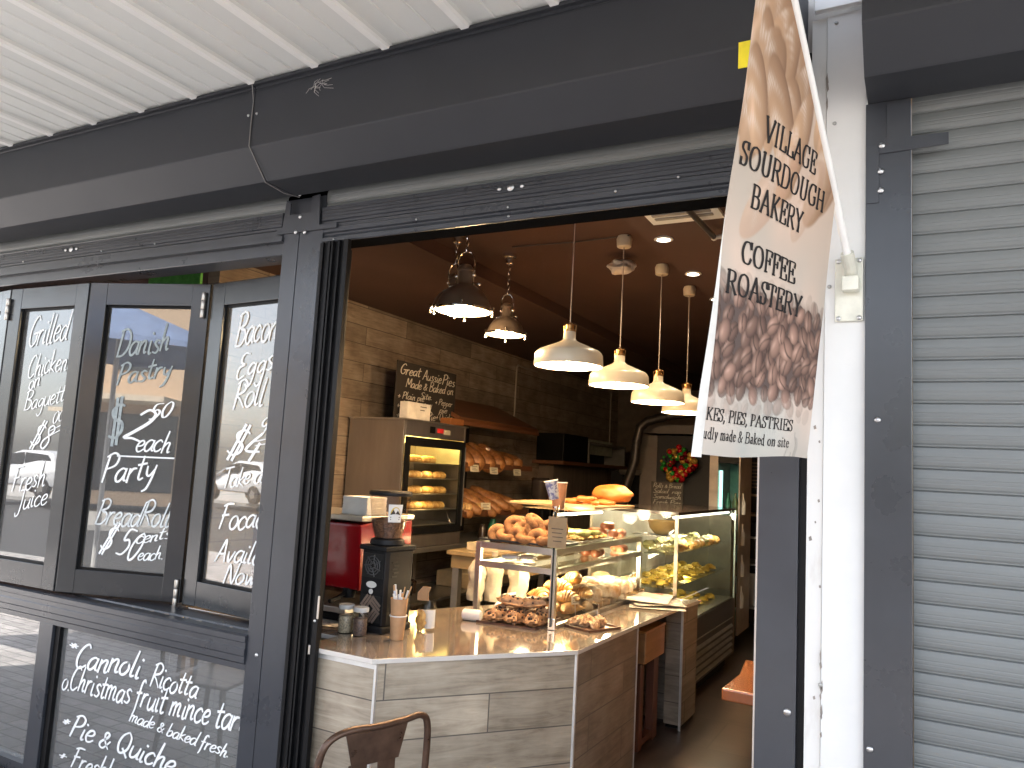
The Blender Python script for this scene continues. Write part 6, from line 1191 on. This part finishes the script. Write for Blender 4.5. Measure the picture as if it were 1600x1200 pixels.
# ================================================================ chair in front of the doorway
BRZ = mat('bronze painted metal', (.085, .05, .034), .33, .55, var=.25, scale=14, rvar=.08)
def metal_chair(name_label, loc, rz, proto=None):
    t = thing('metal_chair', name_label, 'chair', (0, 0, 0), 'bronze metal cafe chairs')
    # local: backrest at x = 0, seat towards -x, width along y
    bk = catmull([(.02, -.205, .46), (.035, -.205, .62), (.05, -.195, .76), (.055, -.165, .815), (.058, -.10, .835), (.062, 0, .832), (.058, .10, .835), (.055, .165, .838), (.05, .195, .79), (.035, .205, .62), (.02, .205, .46)], 6)
    MB().tube(bk, .0125, 12).build('back_frame', BRZ, t, smooth=True)
    m = MB()   # centre splat with a slot
    for s0, s1 in ((-.085, -.022), (.022, .085)):
        m.prism([(s0, .46), (s1, .46), (s1 * .9 + .0, .70), (s0, .70)] if s0 < 0 else [(s0, .46), (s1, .46), (s1, .70), (s0 * .9, .70)], .030, .034, 'x')
    m.prism([(-.085, .7005), (.085, .7005), (.115, .83), (-.115, .83)], .050, .054, 'x'); sp = []
    m.build('splat', BRZ, t)
    MB().box(-.40, .01, -.19, .19, .43, .452, bev=.01).build('seat', BRZ, t)
    for x, y in ((-.36, -.17), (-.36, .17), (.0, -.17), (.0, .17)):
        MB().tube([(x, y, .43), (x + (.04 if x > -.1 else -.03), y * 1.15, .002)], [.018, .013], 10).build('leg', BRZ, t, smooth=True)
    t.location = loc; t.rotation_euler = (0, 0, rz); t.scale = (1.05, 1.22, 1.03); return t
ca, cb = at(662, 1114, z=.645), at(500, 1156, z=.625); cc = (ca + cb) / 2; dirn = math.atan2(ca.y - cb.y, ca.x - cb.x)
ch = metal_chair('bronze metal cafe chair with slotted back standing outside the open doorway', (cc.x - .01, cc.y - .015, -.204), dirn - math.pi / 2)
# ================================================================ the street behind the camera, mirrored in the panes
dup(ch, (-4.15, -.75, -.204), (0, 0, 2.9), 'bronze metal cafe chair left of the pavement table, seen mirrored in the low window')
TT = mat('table timber', (.32, .16, .07), .4, var=.2, scale=3, stretch=(1, 6, 1), coat=.3)
sheet_paper(-2.85, .50, .40, .36, zc + .0012, 12, 12, NEWS, 'newspaper', 'open newspaper on the counter seen through the low chalked window')['group'] = 'newspapers by the window'
def car(loc, rz, col, label):
    t = thing('parked_car', label, 'car', loc, 'cars parked at the kerb'); bm_ = mat('car paint ' + col[0], col[1], .2, coat=.8, var=.02)
    side = [(-2.1, .35), (-2.12, .62), (-2.0, .86), (-1.75, .95), (-1.35, 1.36), (-.9, 1.46), (.15, 1.45), (.55, 1.32), (1.05, .98), (1.75, .86), (2.05, .68), (2.1, .35)]
    m = MB(); n = len(side); ws = [.86] * n
    ws = [.80 if z < .4 else .88 if z < .9 else .84 if z < 1.0 else .62 for x, z in side]
    m.v = [(x, -w_, z) for (x, z), w_ in zip(side, ws)] + [(x, w_, z) for (x, z), w_ in zip(side, ws)]
    m.f = [tuple(range(n)), tuple(range(n, 2 * n))[::-1]] + [(i, (i + 1) % n, n + (i + 1) % n, n + i) for i in range(n)]
    o = m.build('body', bm_, t, bevel=.04)
    g = MB()
    for s in (-1, 1):
        g.prism([(-1.62, .99), (-1.28, 1.33), (-.25, 1.38), (-.25, .99)], s * .74 - .012, s * .74 + .012, 'y', Matrix.Translation((0, 0, 0)) @ rotm(0, 0, 0))
        g.prism([(-.19, .99), (-.19, 1.38), (.45, 1.30), (.92, .99)], s * .745 - .012, s * .745 + .012, 'y')
    g.build('window', mat('car glass', (.03, .035, .04), .06), t)
    for s in (-1, 1):
        for x in (-1.3, 1.3):
            wp = MB(); Mx = Matrix.Translation((x, s * .8, .31)) @ rotm(90); wp.lathe([(.2, -.1), (.31, -.09), (.31, .09), (.2, .1)], (0, 0, 0), 28, Mx); wo = wp.build('wheel', RUB, t, smooth=True)
            hb = MB(); hb.lathe([(.001, .108 * 1), (.19, .104)], (0, 0, 0), 10, Matrix.Translation((x, s * .8, .31)) @ rotm(-90 * s), flute=-.35, cap=False); hb.build('rim', STEEL, wo)
    for s in (-1, 1): MB().box(2.02, 2.11, s * .66 - .14, s * .66 + .14, .62, .76, bev=.02).build('headlight', WHITE, t)
    for s in (-1, 1): MB().box(-2.12, -2.03, s * .7 - .1, s * .7 + .1, .66, .85, bev=.02).build('tail_light', mat('red lens', (.4, .01, .01), .2), t)
    t.rotation_euler = (0, 0, R(rz)); return t
car((-7.15, -7.0, -.34), 180, ('white', (.78, .78, .78)), 'white parked car mirrored in the Danish pastry window')
car((-2.45, -7.1, -.34), 180, ('red', (.30, .02, .03)), 'red parked car mirrored in the bacon and eggs window')
car((-12.2, -7.0, -.34), 180, ('white', (.78, .78, .78)), 'white parked car farther along the kerb, mirrored at the left')
TAN = mat('tan brick facade', (.55, .40, .27), .8, var=.15, scale=14)
t = thing('street_building', 'tan two storey building across the street, mirrored in the windows', 'building', (-14, -20, 0))
MB().box(-30, -9, -24, -19.5, 0, 6.4).build('wall', TAN, t); MB().box(-30.2, -8.8, -24, -19.3, 6.4, 6.8).build('parapet', mat('pale parapet', (.6, .56, .5), .8), t)
MB().box(-29.5, -9.3, -19.49, -17.6, 3.0, 3.16).build('awning', mat('cream awning', (.66, .56, .42), .7), t)
for k in range(6): MB().box(-29 + k * 3.4, -26.4 + k * 3.4, -19.48, -19.44, .4, 2.7).build('shop_window', mat('car glass', (.03, .035, .04), .06), t)
for k in range(7): MB().box(-28.8 + k * 2.9, -27.6 + k * 2.9, -19.48, -19.44, 4.0, 5.5).build('window', MATS['car glass'], t)
t = thing('street_building', 'grey green building farther right across the street, mirrored beside the post', 'building', (0, -20, 0))
MB().box(-8.6, 18, -24, -19.6, 0, 5.2).build('wall', mat('grey brown render', (.35, .30, .25), .8), t); MB().box(-8.6, 18, -19.59, -17.8, 3.1, 3.3).build('awning', mat('green awning', (.05, .16, .13), .6), t)
for k in range(6): MB().box(-8 + k * 4, -5 + k * 4, -19.58, -19.54, .3, 2.8).build('shop_window', MATS['car glass'], t)
t = thing('umbrella', 'blue market umbrella over the pavement, mirrored at the top of a sash', 'umbrella', (-5.9, -4.6, 0))
MB().lathe([(1.5, 2.75), (1.45, 2.82), (.05, 3.35), (.02, 3.4)], (-5.9, -4.6, 0), 8, cap=False).build('canopy', mat('blue canvas', (.16, .22, .36), .8), t); MB().tube([(-5.9, -4.6, 0), (-5.9, -4.6, 3.1)], .03).build('pole', WHITE, t); MB().box(-6.2, -5.6, -4.9, -4.3, -.204, -.1, bev=.02).build('base', BLACK, t)
for o in bpy.data.objects:
    if '_used' in o.keys(): del o['_used']
